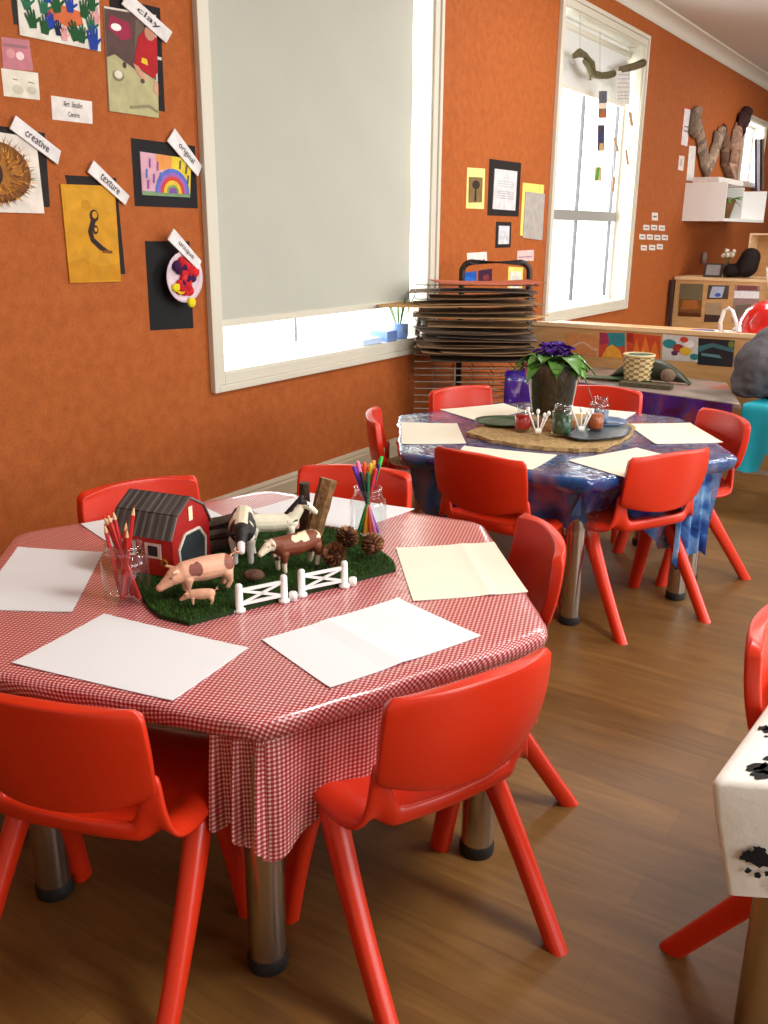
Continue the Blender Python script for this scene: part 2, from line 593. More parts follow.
def frame_ring(mb, y0, y1, z0, z1, w, x0, x1):
    mb.box(x0, x1, y0 - w, y0, z0 - w, z1 + w).box(x0, x1, y1, y1 + w, z0 - w, z1 + w)
    mb.box(x0, x1, y0, y1, z0 - w, z0).box(x0, x1, y0, y1, z1, z1 + w)


def window(n, W, sashes, rail=None, w=.068):
    root = structure(bpy.data.objects.new('window_%d' % n, None))
    COL.objects.link(root)
    root.location = (WX, (W[0] + W[1]) / 2, W[2])
    inv = Matrix.Translation(-root.location)
    a = MB(); frame_ring(a, *W, w * .62, WX, WX + .016)
    b = MB(); frame_ring(b, W[0] - w * .62, W[1] + w * .62, W[2] - w * .62, W[3] + w * .62, w * .38, WX, WX + .026)
    a.v += []
    o = len(a.v); a.v += b.v; a.f += [[k + o for k in f] for f in b.f]; a.c += b.c; a.uv += b.uv
    # reveal lining
    a.box(WX - .15, WX + .004, W[0] - .004, W[0] + .008, W[2], W[3]).box(WX - .15, WX + .004, W[1] - .008, W[1] + .004, W[2], W[3])
    a.box(WX - .15, WX + .004, W[0], W[1], W[3] - .008, W[3] + .004)
    a.v = [inv @ v for v in a.v]
    fr = a.build('window_frame', 'trim', root)
    mods(fr, ('BEVEL', dict(width=.003, segments=2, limit_method='ANGLE')))
    s = MB().box(WX - .15, WX + .012, W[0], W[1], W[2] - .012, W[2] + .008)
    s.v = [inv @ v for v in s.v]
    s.build('window_sill', 'trim', root)
    g = MB(); xg = WX - .125
    sw = .03 if n != 1 else .014
    frame_ring(g, W[0] + sw, W[1] - sw, W[2] + sw + .006, W[3] - sw, sw, xg - .015, xg + .015)
    bars = MB()
    for yy in sashes:
        bars.box(xg - .012, xg + .012, yy - .0055, yy + .0055, W[2] + .03, W[3] - .03)
    if rail:
        rb_ = MB().box(xg - .018, xg + .022, W[0], W[1], rail - .034, rail + .034)
        rb_.v = [inv @ v for v in rb_.v]
        rb_.build('middle_rail', 'greyrail', root)
    if sashes:
        bars.v = [inv @ v for v in bars.v]
        bars.build('glazing_bars', 'greybar', root)
    g.v = [inv @ v for v in g.v]
    g.build('sash', 'white', root)
    p = MB().box(xg - .002, xg + .002, W[0] + .01, W[1] - .01, W[2] + .01, W[3] - .01)
    p.v = [inv @ v for v in p.v]
    p.build('window_pane', 'pane', root)
    return root


window(1, W1, [])
window(2, W2, [6.38, 7.06], 1.215)
window(3, W3, [], w=.05)

# roller blinds
t = thing('roller_blind', 'large pale grey roller blind lowered almost to the sill of nearer window', 'blind', (WX - .06, 3.28, W1[3] - .03))
b = MB().grid([[(.004 * math.sin(k * .9 + i), y - 3.28, z - W1[3] + .03) for i, z in enumerate([.758 + j * .08 for j in range(21)])] for k, y in enumerate([2.618 + .0895 * q for q in range(17)])])
b.build('blind_fabric', 'blind', t, True)
MB().box(-.008, .008, -.665, .772, -1.645, -1.618).build('hem_bar', 'trim', t)
MB().tube([(-.015, -.66, .0), (-.015, .71, .0)], .026, 14).build('roller', 'trim', t, True)
MB().tube([(.012, .795, -.05), (.012, .795, -.95)], .0025, 6).build('pull_chain', 'white', t)
t = thing('roller_blind', 'short white roller blind rolled up at top of farther window', 'blind', (WX - .09, 6.48, W2[3] - .06))
MB().grid([[(0, y, z) for z in (-.34, -.17, 0)] for y in (-.70, 0, .60)]).build('blind_fabric', 'blindlight', t)
MB().box(-.008, .008, -.70, .60, -.36, -.335).build('hem_bar', 'trim', t)
MB().tube([(-.012, -.70, .0), (-.012, .70, .0)], .024, 12).build('roller', 'trim', t, True)


# ------------------------------------------------------------------ wall pictures, cards and lettering
def quad_pt(Q, u, v):            # Q = TL, TR, BR, BL ; v up
    return Q[3] * (1 - u) * (1 - v) + Q[2] * u * (1 - v) + Q[1] * u * v + Q[0] * (1 - u) * v


def wallquad(px, off=0):
    return [onwall(*p, WX + off) - Vector((off, 0, 0)) for p in px]


def sheet_mesh(Q, off, shapes, base, thick=.0012, normal=Vector((1, 0, 0)), org=Vector((0, 0, 0))):
    """a flat sheet spanning quad Q with coloured shapes (unit coordinates) inked on it"""
    mb = MB()
    lift = normal * off
    f = [quad_pt(Q, u, v) + lift - org for u, v in ((0, 0), (1, 0), (1, 1), (0, 1))]
    bk = [p - normal * thick for p in f]
    mb.add(f + bk, [(0, 1, 2, 3), (7, 6, 5, 4), (0, 4, 5, 1), (1, 5, 6, 2), (2, 6, 7, 3), (3, 7, 4, 0)], lin(base))
    for k, (poly, c) in enumerate(shapes):
        l2 = lift + normal * (.00025 * (k + 1) if k < 8 else .002 + .00008 * (k - 8))
        poly = [(min(1, max(0, x)), min(1, max(0, y))) for x, y in poly]
        area = sum(poly[i][0] * poly[(i + 1) % len(poly)][1] - poly[(i + 1) % len(poly)][0] * poly[i][1] for i in range(len(poly)))
        if area < 0: poly = poly[::-1]
        mb.add([quad_pt(Q, u, v) + l2 - org for u, v in poly], [tuple(range(len(poly)))], lin(c))
    return mb


def lettering(Q, text, box, off, col, parent, org=Vector((0, 0, 0)), normal=Vector((1, 0, 0)), name='lettering'):
    cu = bpy.data.curves.new('letters', 'FONT')
    cu.body = text
    cu.resolution_u = 2
    o = bpy.data.objects.new('letters', cu)
    COL.objects.link(o)
    bpy.context.view_layer.update()
    dg = bpy.context.evaluated_depsgraph_get()
    me = bpy.data.meshes.new_from_object(o.evaluated_get(dg), depsgraph=dg)
    bpy.data.objects.remove(o)
    xs = [v.co.x for v in me.vertices]; yz = [v.co.y for v in me.vertices]
    x0, x1, y0, y1 = min(xs), max(xs), min(yz), max(yz)
    u0, v0, u1, v1 = box
    mb = MB()
    mb.add([quad_pt(Q, u0 + (u1 - u0) * (v.co.x - x0) / (x1 - x0), v0 + (v1 - v0) * (v.co.y - y0) / (y1 - y0)) + normal * off - org for v in me.vertices],
           [tuple(p.vertices) for p in me.polygons], lin(col))
    return mb.build(name, 'matte', parent)


def pinned(name, label, cat, layers, texts=(), group=None, off=.0012, mat='art', thick=.0012):
    """layers: (part name, four measured corners TL TR BR BL, colour, shapes) from the wall outwards"""
    Qs = [wallquad(l[1], off + .004 * k) for k, l in enumerate(layers)]
    c = sum(Qs[0], Vector()) / 4
    if len(layers) == 1 and not texts:
        mb = sheet_mesh(Qs[0], off, layers[0][3], layers[0][2], thick, org=c)
        o = mb.build(name, mat, None, loc=c)
        return tag(o, label, cat, group)
    t = thing(name, label, cat, c, 0, group)
    for k, l in enumerate(layers):
        sheet_mesh(Qs[k], off + .004 * k, l[3], l[2], thick if k == 0 else .0042, org=c).build(l[0], mat, t)
    for (k, text, box, col) in texts:
        lettering(Qs[k], text, box, off + .004 * k + .0028, col, t, org=c)
    return t


def hand(cx, cy, s, rot, c):
    pts = []
    base = [(-.3, -.5), (.3, -.5), (.42, -.1)]
    out = [(-.3, -.5), (.28, -.5), (.36, -.15), (.75, .12), (.82, .28), (.62, .26), (.36, .1), (.36, .75), (.24, .8), (.16, .22), (.1, .95), (-.04, .96), (-.06, .24), (-.2, .85), (-.32, .8), (-.22, .15), (-.45, .6), (-.56, .5), (-.38, -.1)]
    ca, sa = math.cos(rot), math.sin(rot)
    return ([(cx + s * (x * ca - y * sa), cy + s * (x * sa + y * ca) * 1.35) for x, y in out], c)


# strips of card with one word each
def word_strip(word, px, label, off=.0125):
    return pinned('word_card', label, 'card', [('card', px, (226, 222, 220), [])], [(0, word, (.26, .24, .76, .76), (70, 64, 70))], group=None, off=off, mat='art', thick=.0055)


HB = (28, 60, 150); HG = (25, 80, 40); HG2 = (40, 105, 75); HO = (205, 105, 60); HP = (222, 160, 160); HD = (20, 30, 60)
shapes = [([(.30, .30), (.62, .22), (.78, .30), (.75, .45), (.5, .5), (.3, .42)], HO)]
for cx, cy, s, r, c in [(.1, .75, .16, .1, HG2), (.3, .72, .16, -.1, HG2), (.45, .82, .18, .2, HG), (.62, .85, .15, 0, HB), (.8, .8, .17, -.2, HG), (.94, .7, .15, .1, HP),
                        (.88, .5, .15, 0, HG2), (.15, .38, .17, .15, HG), (.3, .3, .17, -.1, HG), (.37, .42, .14, .1, HB), (.46, .28, .12, 0, HD), (.53, .2, .12, 0, HP),
                        (.66, .28, .17, .3, HG), (.75, .25, .15, -.1, HG), (.9, .2, .2, 0, HB), (.1, .95, .15, 0, HG), (.9, .95, .14, 0, HG), (.35, .97, .14, 0, HB)]:
    shapes.append(hand(cx, cy * .60 - .01, s * .82, r, c))
pinned('handprint_poster', 'poster of green and blue handprints on white at top corner of wall', 'picture',
       [('backing', [(8, -30), (60, -22), (60, 32), (14, 24)], (40, 44, 44), []),
        ('poster', [(14, -42), (98, -30), (101, 51.5), (20, 35)], (222, 218, 205), shapes)])
ph = [([(.0, .0), (1, 0), (1, .36), (.15, .56), (0, .52)], (178, 172, 128)), ([(0, .52), (.15, .56), (.62, .42), (.55, .7), (.6, .98), (0, .98)], (88, 66, 62)),
      ([(.05, .8), (.3, .7), (.5, .74), (.46, .88), (.1, .93)], (150, 40, 70)), (circle(.2, .82, .1, 14, 1, .35), (235, 230, 225)),
      ([(.52, .5), (.9, .38), (1, .45), (1, .78), (.75, .84), (.62, .76)], (172, 26, 34)), (circle(.86, .82, .11, 14, 1, .7), (190, 140, 112)),
      ([(.74, .86), (.78, .93), (.9, .95), (.98, .86), (.9, .88)], (40, 28, 26)), ([(.5, .5), (.6, .48), (.76, .38), (.72, .34), (.56, .42)], (205, 150, 122)),
      ([(.66, .52), (.8, .5), (.78, .56), (.68, .57)], (225, 190, 50)), ([(.9, .26), (1, .22), (1, .34), (.92, .36)], (200, 150, 122)), (circle(.2, .36, .11, 16, 1, .5), (130, 124, 96)), (circle(.2, .37, .08, 16, 1, .5), (214, 208, 186)),
      (circle(.68, .34, .04, 10, 1, .6), (80, 70, 50)), (circle(.33, .47, .035, 10, 1, .9), (70, 60, 50)), ([(.4, .08), (.8, .12), (.98, .07), (.98, .05), (.8, .09), (.42, .05)], (140, 134, 104))]
pinned('photo_print', 'tall photo print of a child in red working with clay at a table', 'picture',
       [('backing', [(109, -4), (160, 8), (165, 112), (118, 100)], (26, 22, 24), [([(.8, .5), (.98, .5), (.98, .53), (.8, .53)], (200, 200, 200))]),
        ('photo', [(104, 6), (156, 15), (158.7, 118), (109.6, 111)], (215, 205, 195), [([(.03, .02), (.97, .02), (.97, .98), (.03, .98)], (110, 90, 80))] + ph)])
pinned('laminated_picture', 'small pink laminated picture at left edge of the art wall', 'picture',
       [('picture', [(1, 37), (29, 40), (33.5, 71), (3, 68)], (168, 70, 84), [([(.06, .06), (.94, .08), (.92, .94), (.06, .92)], (172, 62, 80)), (circle(.6, .45, .14, 12), (225, 190, 190)), (circle(.28, .5, .16, 12), (190, 105, 110)), ([(.1, .72), (.9, .7), (.9, .8), (.1, .82)], (120, 40, 55))])], mat='artgloss')
pinned('face_card', 'white card with two faint faces under the pink laminated picture', 'card',
       [('card', [(1, 68), (38, 73), (40, 100), (4, 96)], (222, 216, 200), [(circle(.4, .3, .16, 14, 1, 1.1), (196, 192, 172)), (circle(.78, .32, .14, 14, 1, 1.1), (198, 194, 174)), ([(.28, .64), (.42, .62), (.42, .66), (.28, .68)], (140, 136, 120)), ([(.7, .6), (.86, .58), (.86, .62), (.7, .64)], (140, 136, 120))])])
pinned('name_card', 'white card with two handwritten lines below the handprint poster', 'card',
       [('card', [(51, 95.5), (92, 101.5), (92.6, 124), (52.5, 119.5)], (224, 218, 212), [])], [(0, 'Art  Studio', (.28, .62, .74, .86), (40, 36, 36)), (0, 'Centre', (.38, .2, .66, .42), (40, 36, 36))])
rays = []
for i in range(34):
    a = 2 * pi * i / 34
    for rr, c in ((.5, (150, 60, 40) if i % 3 else (90, 90, 80)), ):
        rays.append(([(.18 + .2 * math.cos(a - .07), .52 + .2 * math.sin(a - .07)), (.18 + .78 * math.cos(a), .52 + .50 * math.sin(a)), (.18 + .2 * math.cos(a + .07), .52 + .2 * math.sin(a + .07))], c))
rays += [(circle(.18, .5, .62, 26, 1, .62), (122, 76, 30)), (circle(.2, .5, .45, 26, 1, .62), (160, 104, 40))]
for i in range(230):
    a, q = random.random() * 2 * pi, .15 + random.random() ** .7 * .47
    l_ = .07 + .08 * random.random(); w_ = .025 / q * .5
    c_, s_ = math.cos, math.sin
    rays.append(([(.19 + q * c_(a - w_), .5 + q * .62 * s_(a - w_)), (.19 + (q + l_) * c_(a + .05), .5 + (q + l_) * .62 * s_(a + .05)), (.19 + q * c_(a + w_), .5 + q * .62 * s_(a + w_))], random.choice([(206, 140, 50), (110, 62, 26), (166, 104, 40), (95, 58, 30), (190, 116, 44), (214, 160, 70), (140, 70, 30)])))
rays += [(circle(.03, .47, .17, 14), (60, 34, 30)), (circle(.0, .47, .11, 14), (30, 20, 22))]
pinned('textured_painting', 'white sheet with round shaggy brown and gold painted disc, left edge of wall', 'picture',
       [('backing', [(-12, 124), (45, 133), (50, 207), (-8, 208)], (34, 28, 26), []),
        ('painting', [(-14, 130), (36, 138), (44.5, 213.5), (-12, 212)], (222, 214, 202), rays)])
word_strip('creative', [(16, 115.5), (61, 151), (58, 164.5), (10, 128.5)], 'white word strip reading creative over the round shaggy painting')
word_strip('clay', [(128, -8), (172.5, 32), (166.5, 43), (122, 4)], 'white word strip reading clay over the tall photo print')
yel = [([(.0, .0), (1, .02), (1, .2), (.6, .16), (.3, .26), (0, .2)], (192, 132, 20)), ([(.05, .7), (.4, .8), (.95, .72), (.95, .95), (.05, .97)], (206, 150, 36)), (circle(.42, .8, .09, 12, 1, .6), (186, 130, 28)),
       (circle(.56, .69, .085, 14, 1, .75), (52, 32, 30)), (circle(.57, .7, .05, 12, 1, .75), (200, 146, 40)), ([(.5, .66), (.58, .63), (.5, .53), (.53, .46), (.68, .38), (.8, .33), (.78, .3), (.62, .34), (.46, .43), (.42, .53)], (46, 28, 30)),
       (circle(.56, .55, .06, 12, 1, .8), (56, 36, 32)), (circle(.57, .55, .03, 10, 1, .8), (196, 140, 40)), ([(.66, .31), (.86, .3), (.86, .33), (.7, .34)], (120, 70, 26))]
pinned('yellow_painting', 'mustard yellow painting with a small black curled figure', 'picture',
       [('backing', [(65, 175), (116, 178), (125.5, 274), (90, 274)], (34, 26, 24), []),
        ('painting', [(60.5, 184), (114.5, 186), (121, 281.5), (70, 283)], (200, 142, 30), yel)])
word_strip('texture', [(94, 160.5), (129.5, 196), (125.5, 205), (88, 172)], 'white word strip reading texture over the mustard yellow painting')
rb = [([(0, 0), (1, 0), (1, .1), (0, .1)], (120, 150, 110)), ([(0, .1), (.42, .1), (.42, 1), (0, 1)], (206, 160, 176)), ([(.6, .1), (1, .1), (1, 1), (.55, 1)], (222, 196, 60)), ([(.3, .6), (.6, .7), (.6, 1), (.3, 1)], (226, 150, 80))]
for q, c in ((.36, (90, 110, 190)), (.3, (150, 100, 180)), (.25, (205, 70, 60)), (.19, (228, 190, 60)), (.13, (150, 180, 90)), (.09, (120, 80, 150))):
    rb.append(([(.62 + q * math.cos(pi * i / 14), .08 + q * 1.7 * math.sin(pi * i / 14)) for i in range(15)], c))
for x, y in ((.08, .5), (.15, .75), (.22, .4), (.3, .7), (.35, .45), (.75, .8), (.88, .7), (.92, .45), (.1, .25)):
    rb.append(([(x, y - .1), (x + .03, y - .1), (x + .04, y + .12), (x + .01, y + .12)], random.choice([(80, 110, 180), (90, 90, 60), (150, 80, 150)])))
pinned('rainbow_drawing', 'pastel rainbow drawing mounted on black card beside the window', 'picture',
       [('backing', [(131, 138), (195, 146), (198, 208.5), (135, 206)], (24, 22, 26), []),
        ('drawing', [(140, 151.5), (191, 159), (190, 197.5), (142.5, 195)], (215, 170, 180), rb)])
word_strip('original', [(175, 128.5), (202, 166), (198, 176.5), (167.5, 141)], 'white word strip reading original over the rainbow drawing')
t = pinned('collage_plate', 'paper plate collage of red and purple scraps on tall black card', 'picture',
           [('backing', [(145, 241), (189.5, 241.5), (193.5, 328), (150.5, 330.5)], (20, 19, 22), []), ('scraps', [(164, 252), (199, 256), (199, 296), (166, 296)], (20, 19, 22), [([(0, 0), (.001, 0), (.001, .001)], (20, 19, 22))])])
old = [c for c in t.children if c.name.startswith('scraps')][0]
bpy.data.objects.remove(old)
pc = onwall(180.5, 277, WX + .02)
r0 = .088
ex = Vector((0, 1, 0)); ez = Vector((0, 0, 1))
rotx = Matrix.Rotation(pi / 2, 4, 'Y')
MB().lathe([(.001, .004), (r0 * .72, .004), (r0 * .82, .010), (r0, .015), (r0 * 1.0, .0135), (r0 * .8, .007), (.001, .002)], 28, lin((216, 196, 205))).build('plate', 'matte', t, True, loc=pc - t.location + Vector((.008, 0, 0)), rot=(0, pi / 2, 0))
mb = MB()
for i in range(44):
    a, q = random.random() * 2 * pi, random.random() ** .5 * .056
    c = random.choice([(190, 30, 40), (205, 40, 50), (150, 20, 60), (70, 20, 60), (60, 24, 70), (215, 60, 60), (190, 30, 36)])
    mb.ball((.005 + .006 * random.random(), q * math.cos(a) + .004, q * math.sin(a) + .004), .011 + .009 * random.random(), 7, 5, lin(c), (.7, 1, 1))
mb.ball((.012, -.045, -.034), .019, 7, 5, lin((228, 210, 40)), (.5, 1.2, .8)).ball((.012, -.026, -.046), .016, 7, 5, lin((228, 210, 40)), (.5, 1.2, .8)).ball((.015, .022, -.088), .020, 7, 5, lin((228, 210, 40)), (.4, 1, .9))
mb.build('scraps', 'matte', t, loc=pc - t.location + Vector((.012, 0, 0)))
word_strip('unique', [(174, 228.5), (201.5, 261), (198.5, 270), (168, 239.5)], 'white word strip reading unique over the paper plate collage', .048)

# notices between the two windows
pinned('photo_card', 'yellow card holding a small brown tree photo between the windows', 'picture',
       [('card', [(467.3, 167.4), (485.2, 168.7), (484, 209), (466, 208.4)], (236, 222, 140), []),
        ('photo', [(469.5, 176.8), (482.8, 177.6), (482, 202.2), (469, 202.4)], (122, 98, 62), [(circle(.5, .7, .3, 12, 1, .6), (52, 40, 28)), ([(.4, .05), (.55, .05), (.55, .6), (.42, .6)], (46, 36, 26))])])
ln = [([(.12, y), (.88, y), (.88, y + .015), (.12, y + .015)], (170, 168, 170)) for y in (.7, .64, .58, .45, .4, .34, .28)]
pinned('framed_notice', 'larger black framed white notice between the two windows', 'notice',
       [('frame', [(489.5, 158.7), (521.3, 163), (518.5, 216.6), (487.4, 215.4)], (30, 24, 24), []),
        ('notice', [(495, 168.6), (517.4, 171.4), (515.3, 210.6), (492.8, 209)], (206, 206, 208), ln)])
pinned('framed_notice', 'small black framed white notice under the larger framed one', 'notice',
       [('frame', [(496.2, 221.6), (511.4, 222.2), (510.6, 247.4), (495.2, 248)], (34, 26, 26), []),
        ('notice', [(499.2, 225.7), (509.6, 226), (509, 244), (498.4, 244.2)], (205, 208, 214), ln)])
pinned('grey_sheet', 'grey sheet pinned over a yellow one beside the second window', 'notice',
       [('yellow_backing', [(523, 182.6), (544.2, 185), (540, 237), (520, 235.6)], (232, 214, 110), []),
        ('sheet', [(525.8, 191.6), (545, 194), (542.3, 240.3), (523.2, 237.8)], (170, 164, 158), [])])
pinned('small_notice', 'little white notice above the left end of the rack handle', 'notice',
       [('notice', [(467, 253), (486.8, 251.8), (487.2, 262), (467.4, 266)], (226, 214, 208), [])], [(0, '- - - -', (.15, .15, .85, .35), (120, 100, 120))])
pinned('small_notice', 'little pinkish notice above the right end of the rack handle', 'notice',
       [('notice', [(517.6, 250.8), (534, 249.8), (533.6, 261), (517, 260.6)], (214, 186, 184), [([(.08, .3), (.9, .34), (.9, .44), (.08, .4)], (150, 110, 140))])])
pinned('blue_picture', 'small blue picture low behind the rack handle', 'picture', [('picture', [(462.5, 273), (476.6, 271), (476.4, 283), (462.5, 283)], (20, 80, 170), [([(.1, .2), (.9, .1), (.8, .5), (.2, .6)], (30, 100, 190))])])
pinned('purple_picture', 'small dark purple picture right of the blue one', 'picture', [('picture', [(478.6, 270.5), (492.3, 268.6), (491.8, 283), (478.4, 283)], (52, 20, 50), [(circle(.55, .4, .25, 10), (120, 40, 40))])])
pinned('yellow_notice', 'yellow and white notice low behind the rack post', 'notice', [('card', [(508.6, 266.6), (523.2, 267.6), (522, 292), (507.6, 291)], (234, 214, 110), []), ('sheet', [(510.5, 271), (521.6, 271.6), (520.6, 290), (509.6, 290)], (212, 212, 200), ln)])
# small white word tiles right of the second window
rows = [[(655, 216.5)], [(646.5, 227.5), (654.3, 227.5), (662, 228)], [(642.5, 236.8), (650, 237), (657.5, 237.5), (665, 237.5)], [(644, 247.7), (652.3, 247.5), (660, 246.7)]]
for j, rw in enumerate(rows):
    for x, y in rw:
        h = 4.2 if j == 0 else 2.9
        px = [(x - 3, y - h), (x + 3, y - h + .6), (x + 2.8, y + h), (x - 3.2, y + h - .4)]
        pinned('word_tile', 'small white printed tile in the cluster beside the farther window', 'tile',
               [('tile', px, (222, 216, 208), [([(.2, .4), (.8, .4), (.8, .6), (.2, .6)], (110, 100, 100))])], group='small white printed tiles on the wall')
pinned('long_notice', 'long white strip notice with red edge, highest right of tiles', 'notice',
       [('backing', [(684, 106.6), (691.6, 109), (687.8, 147), (680.6, 145)], (196, 70, 50), []), ('strip', [(685, 108.4), (691.2, 110), (687.2, 146.4), (681.4, 144.6)], (228, 222, 222), [([(.2, .5), (.8, .5), (.8, .54), (.2, .54)], (110, 100, 110)), ([(.2, .38), (.8, .38), (.8, .42), (.2, .42)], (110, 100, 110))])])
pinned('white_notice', 'plain white strip just above the white wall shelf', 'notice', [('strip', [(689.4, 145.6), (696, 146.4), (693.6, 181.4), (686.4, 180.6)], (224, 218, 214), [])])
pinned('white_notice', 'short white card left of the plain white strip', 'notice', [('card', [(679.4, 155.4), (684.6, 156.2), (683.2, 171), (678, 169.8)], (226, 214, 206), [([(.25, .3), (.7, .3), (.7, .8), (.25, .8)], (190, 180, 176))])])


# ------------------------------------------------------------------ red chairs
def make_chair():
    root = thing('classroom_chair', '', 'chair')
    # ---- backrest: a thick curved panel with rounded corners and a dipping lower edge
    na, nb = 25, 17
    P = []
    for i in range(nb):
        b = i / (nb - 1)
        row = []
        w = .140 + .010 * math.sin(pi * min(1, b * .7 + .12))
        ft = max(0, (b - .92) / .08); fb = max(0, (.12 - b) / .12)
        w -= .010 * (1 - math.sqrt(max(0, 1 - ft * ft))) + .012 * (1 - math.sqrt(max(0, 1 - fb * fb)))
        for j in range(na):
            a = -1 + 2 * j / (na - 1)
            z0 = .360 + .026 * abs(a) ** 2
            z1 = .533 - .008 * a * a
            z = z0 + (z1 - z0) * b
            y = -.146 - .024 * b - .004 * math.sin(pi * b) + .032 * abs(a) ** 2.4
            row.append((a * w, y, z))
        P.append(row)
    o = MB().grid(P).build('backrest', 'red', root, True)
    mods(o, ('SOLIDIFY', dict(thickness=.022, offset=0)), ('BEVEL', dict(width=.0038, segments=3, limit_method='ANGLE', angle_limit=R(50))))
    smooth_by_angle(o, 50)
    # recess on the rear face
    # ---- seat: dished pan, low rear band and two side arms that carry the backrest, one skin
    prof = [(-.131, .334), (-.133, .322), (-.130, .308), (-.120, .298), (-.100, .293), (-.06, .291), (-.01, .293), (.04, .297), (.09, .302), (.13, .303), (.156, .297), (.170, .282), (.173, .266)]
    P = []
    na = 33
    for i, (y, z) in enumerate(prof):
        s = i / (len(prof) - 1)
        hw = .142 + .022 * min(1, i / 5)
        row = []
        for j in range(na):
            a = -1 + 2 * j / (na - 1)
            q = abs(a)
            e = max(0, (q - .80) / .20)
            e3 = e * e * (3 - 2 * e)
            zz, yy = z, y
            if i <= 3:
                yy += .030 * q ** 2.4 * (1 - i / 6)
                arm = max(0, min(1, (q - .74) / .13)); arm = arm * arm * (3 - 2 * arm)
                zz += [.075, .058, .042, .030][i] * arm; yy += -.006 * arm * (i == 0)
            else:
                zz += .012 * q ** 3 + ({4: .020, 5: .012, 6: .004}.get(i, 0)) * max(0, min(1, (q - .74) / .2))
                if 5 <= i <= 10:
                    zz += [.006, .014, .022, .020, .014, .006][i - 5] * e3
            if i >= 2:
                zz -= .034 * max(0, (q - .86) / .14) ** 1.4 * [0, 0, .2, .45, .75, 1, 1, 1, 1, .9, .7, .4, .3][i]
            row.append((a * hw * (1 + .02 * e3), yy, zz))
        P.append(row)
    o = MB().grid(P).build('seat', 'red', root, True)
    mods(o, ('SOLIDIFY', dict(thickness=.011, offset=-1)), ('SUBSURF', dict(levels=1)))
    # ---- four splayed legs, tapering, oval in section with flat feet
    for sx in (-1, 1):
        for front in (0, 1):
            foot = Vector((sx * .163, .118 if front else -.190, 0))
            top = Vector((sx * .145, .048 if front else .016, .306))
            n, k = 14, 10
            verts, faces = [], []
            d = foot - top
            for i in range(k + 1):
                t_ = i / k
                p = top + d * t_ + Vector((sx * .004 * math.sin(pi * t_), 0, 0))
                rx = .0155 + .004 * (1 - t_) ** 2
                ry = .0200 + .0095 * (1 - t_) ** 2
                if i == 0: rx, ry = .012, .018
                for j in range(n):
                    c_, s_ = math.cos(2 * pi * j / n), math.sin(2 * pi * j / n)
                    c_ = math.copysign(abs(c_) ** .75, c_); s_ = math.copysign(abs(s_) ** .75, s_)
                    verts.append((p.x + rx * c_, p.y + ry * s_, p.z))
            for i in range(k):
                for j in range(n):
                    q = (j + 1) % n
                    faces.append((i * n + j, (i + 1) * n + j, (i + 1) * n + q, i * n + q))
            faces += [tuple(range(n)), tuple(k * n + j for j in range(n - 1, -1, -1))]
            lg = MB().add(verts, faces).build('leg', 'red', root)
            smooth_by_angle(lg, 50)
    return root


CH = make_chair()
first = [True]


def place_chair(cx, cy, ang, label, group, s=1.0):
    """cx, cy: centre of the top edge of the backrest; ang: direction from its left end to its right end"""
    o = CH if first[0] else copy_tree(CH)
    first[0] = False
    fwd = Vector((-math.sin(ang), math.cos(ang), 0))
    o.location = Vector((cx, cy, 0)) + fwd * .145 * s
    o.rotation_euler = (0, 0, ang)
    o.scale = (s, s, s)
    o['label'] = label
    o['group'] = group
    return o


G1, G2 = 'red chairs around the gingham table', 'red chairs around the blue table'
place_chair(-.520, 1.026, R(68), 'red plastic chair at the front right edge of gingham table, right of cloth drape', G1)
place_chair(-.963, .644, R(18), 'red plastic chair at the near front edge of gingham table, left of cloth drape', G1)
place_chair(-.690, 1.640, R(129), 'red plastic chair seen from its front at right edge of gingham table', G1)
place_chair(-1.643, 1.431, R(248.5), 'red plastic chair behind the toy barn, against orange wall side', G1)
place_chair(-1.299, 1.841, R(201), 'red plastic chair behind the jar of pens, beside the skirting board', G1)
place_chair(-1.117, 2.183, R(-5.5), 'red plastic chair with its back towards us at front left of blue table', G2)
place_chair(-.682, 2.502, R(61), 'red plastic chair with its back towards us at front right of blue table', G2)
place_chair(-.690, 3.140, R(135), 'red plastic chair facing us at right side of blue table', G2)
place_chair(-1.215, 3.425, R(183), 'red plastic chair at far side of blue table behind the plant pot', G2)
place_chair(-1.673, 3.09, R(246), 'red plastic chair at far left of blue table in front of drying rack', G2)
place_chair(-1.655, 2.475, R(-57), 'red plastic chair seen edge-on at left end of blue table', G2)
place_chair(-.178, 1.425, R(-101), 'red plastic chair at the table with the black print cloth', None, 1.06)
del_group = None


# ------------------------------------------------------------------ tables
def round_poly(corners, rad=.03, n=5):
    out = []
    k = len(corners)
    for i in range(k):
        p = Vector(corners[i][:2]).to_3d(); a = Vector(corners[i - 1][:2]).to_3d(); b = Vector(corners[(i + 1) % k][:2]).to_3d()
        d1 = (a - p).normalized(); d2 = (b - p).normalized()
        s, e = p + d1 * rad, p + d2 * rad
        for j in range(n + 1):
            t_ = j / n
            out.append((s * (1 - t_) ** 2 + p * 2 * t_ * (1 - t_) + e * t_ ** 2))
    return out


def offset_poly(pts, d):
    c = sum(pts, Vector()) / len(pts)
    return [c + (p - c) * (1 - d / (p - c).length) for p in pts]


def densify(pts, step=.03):
    out = []
    for i, p in enumerate(pts):
        q = pts[(i + 1) % len(pts)]
        m = max(1, int((q - p).length / step))
        out += [p.lerp(q, j / m) for j in range(m)]
    return out


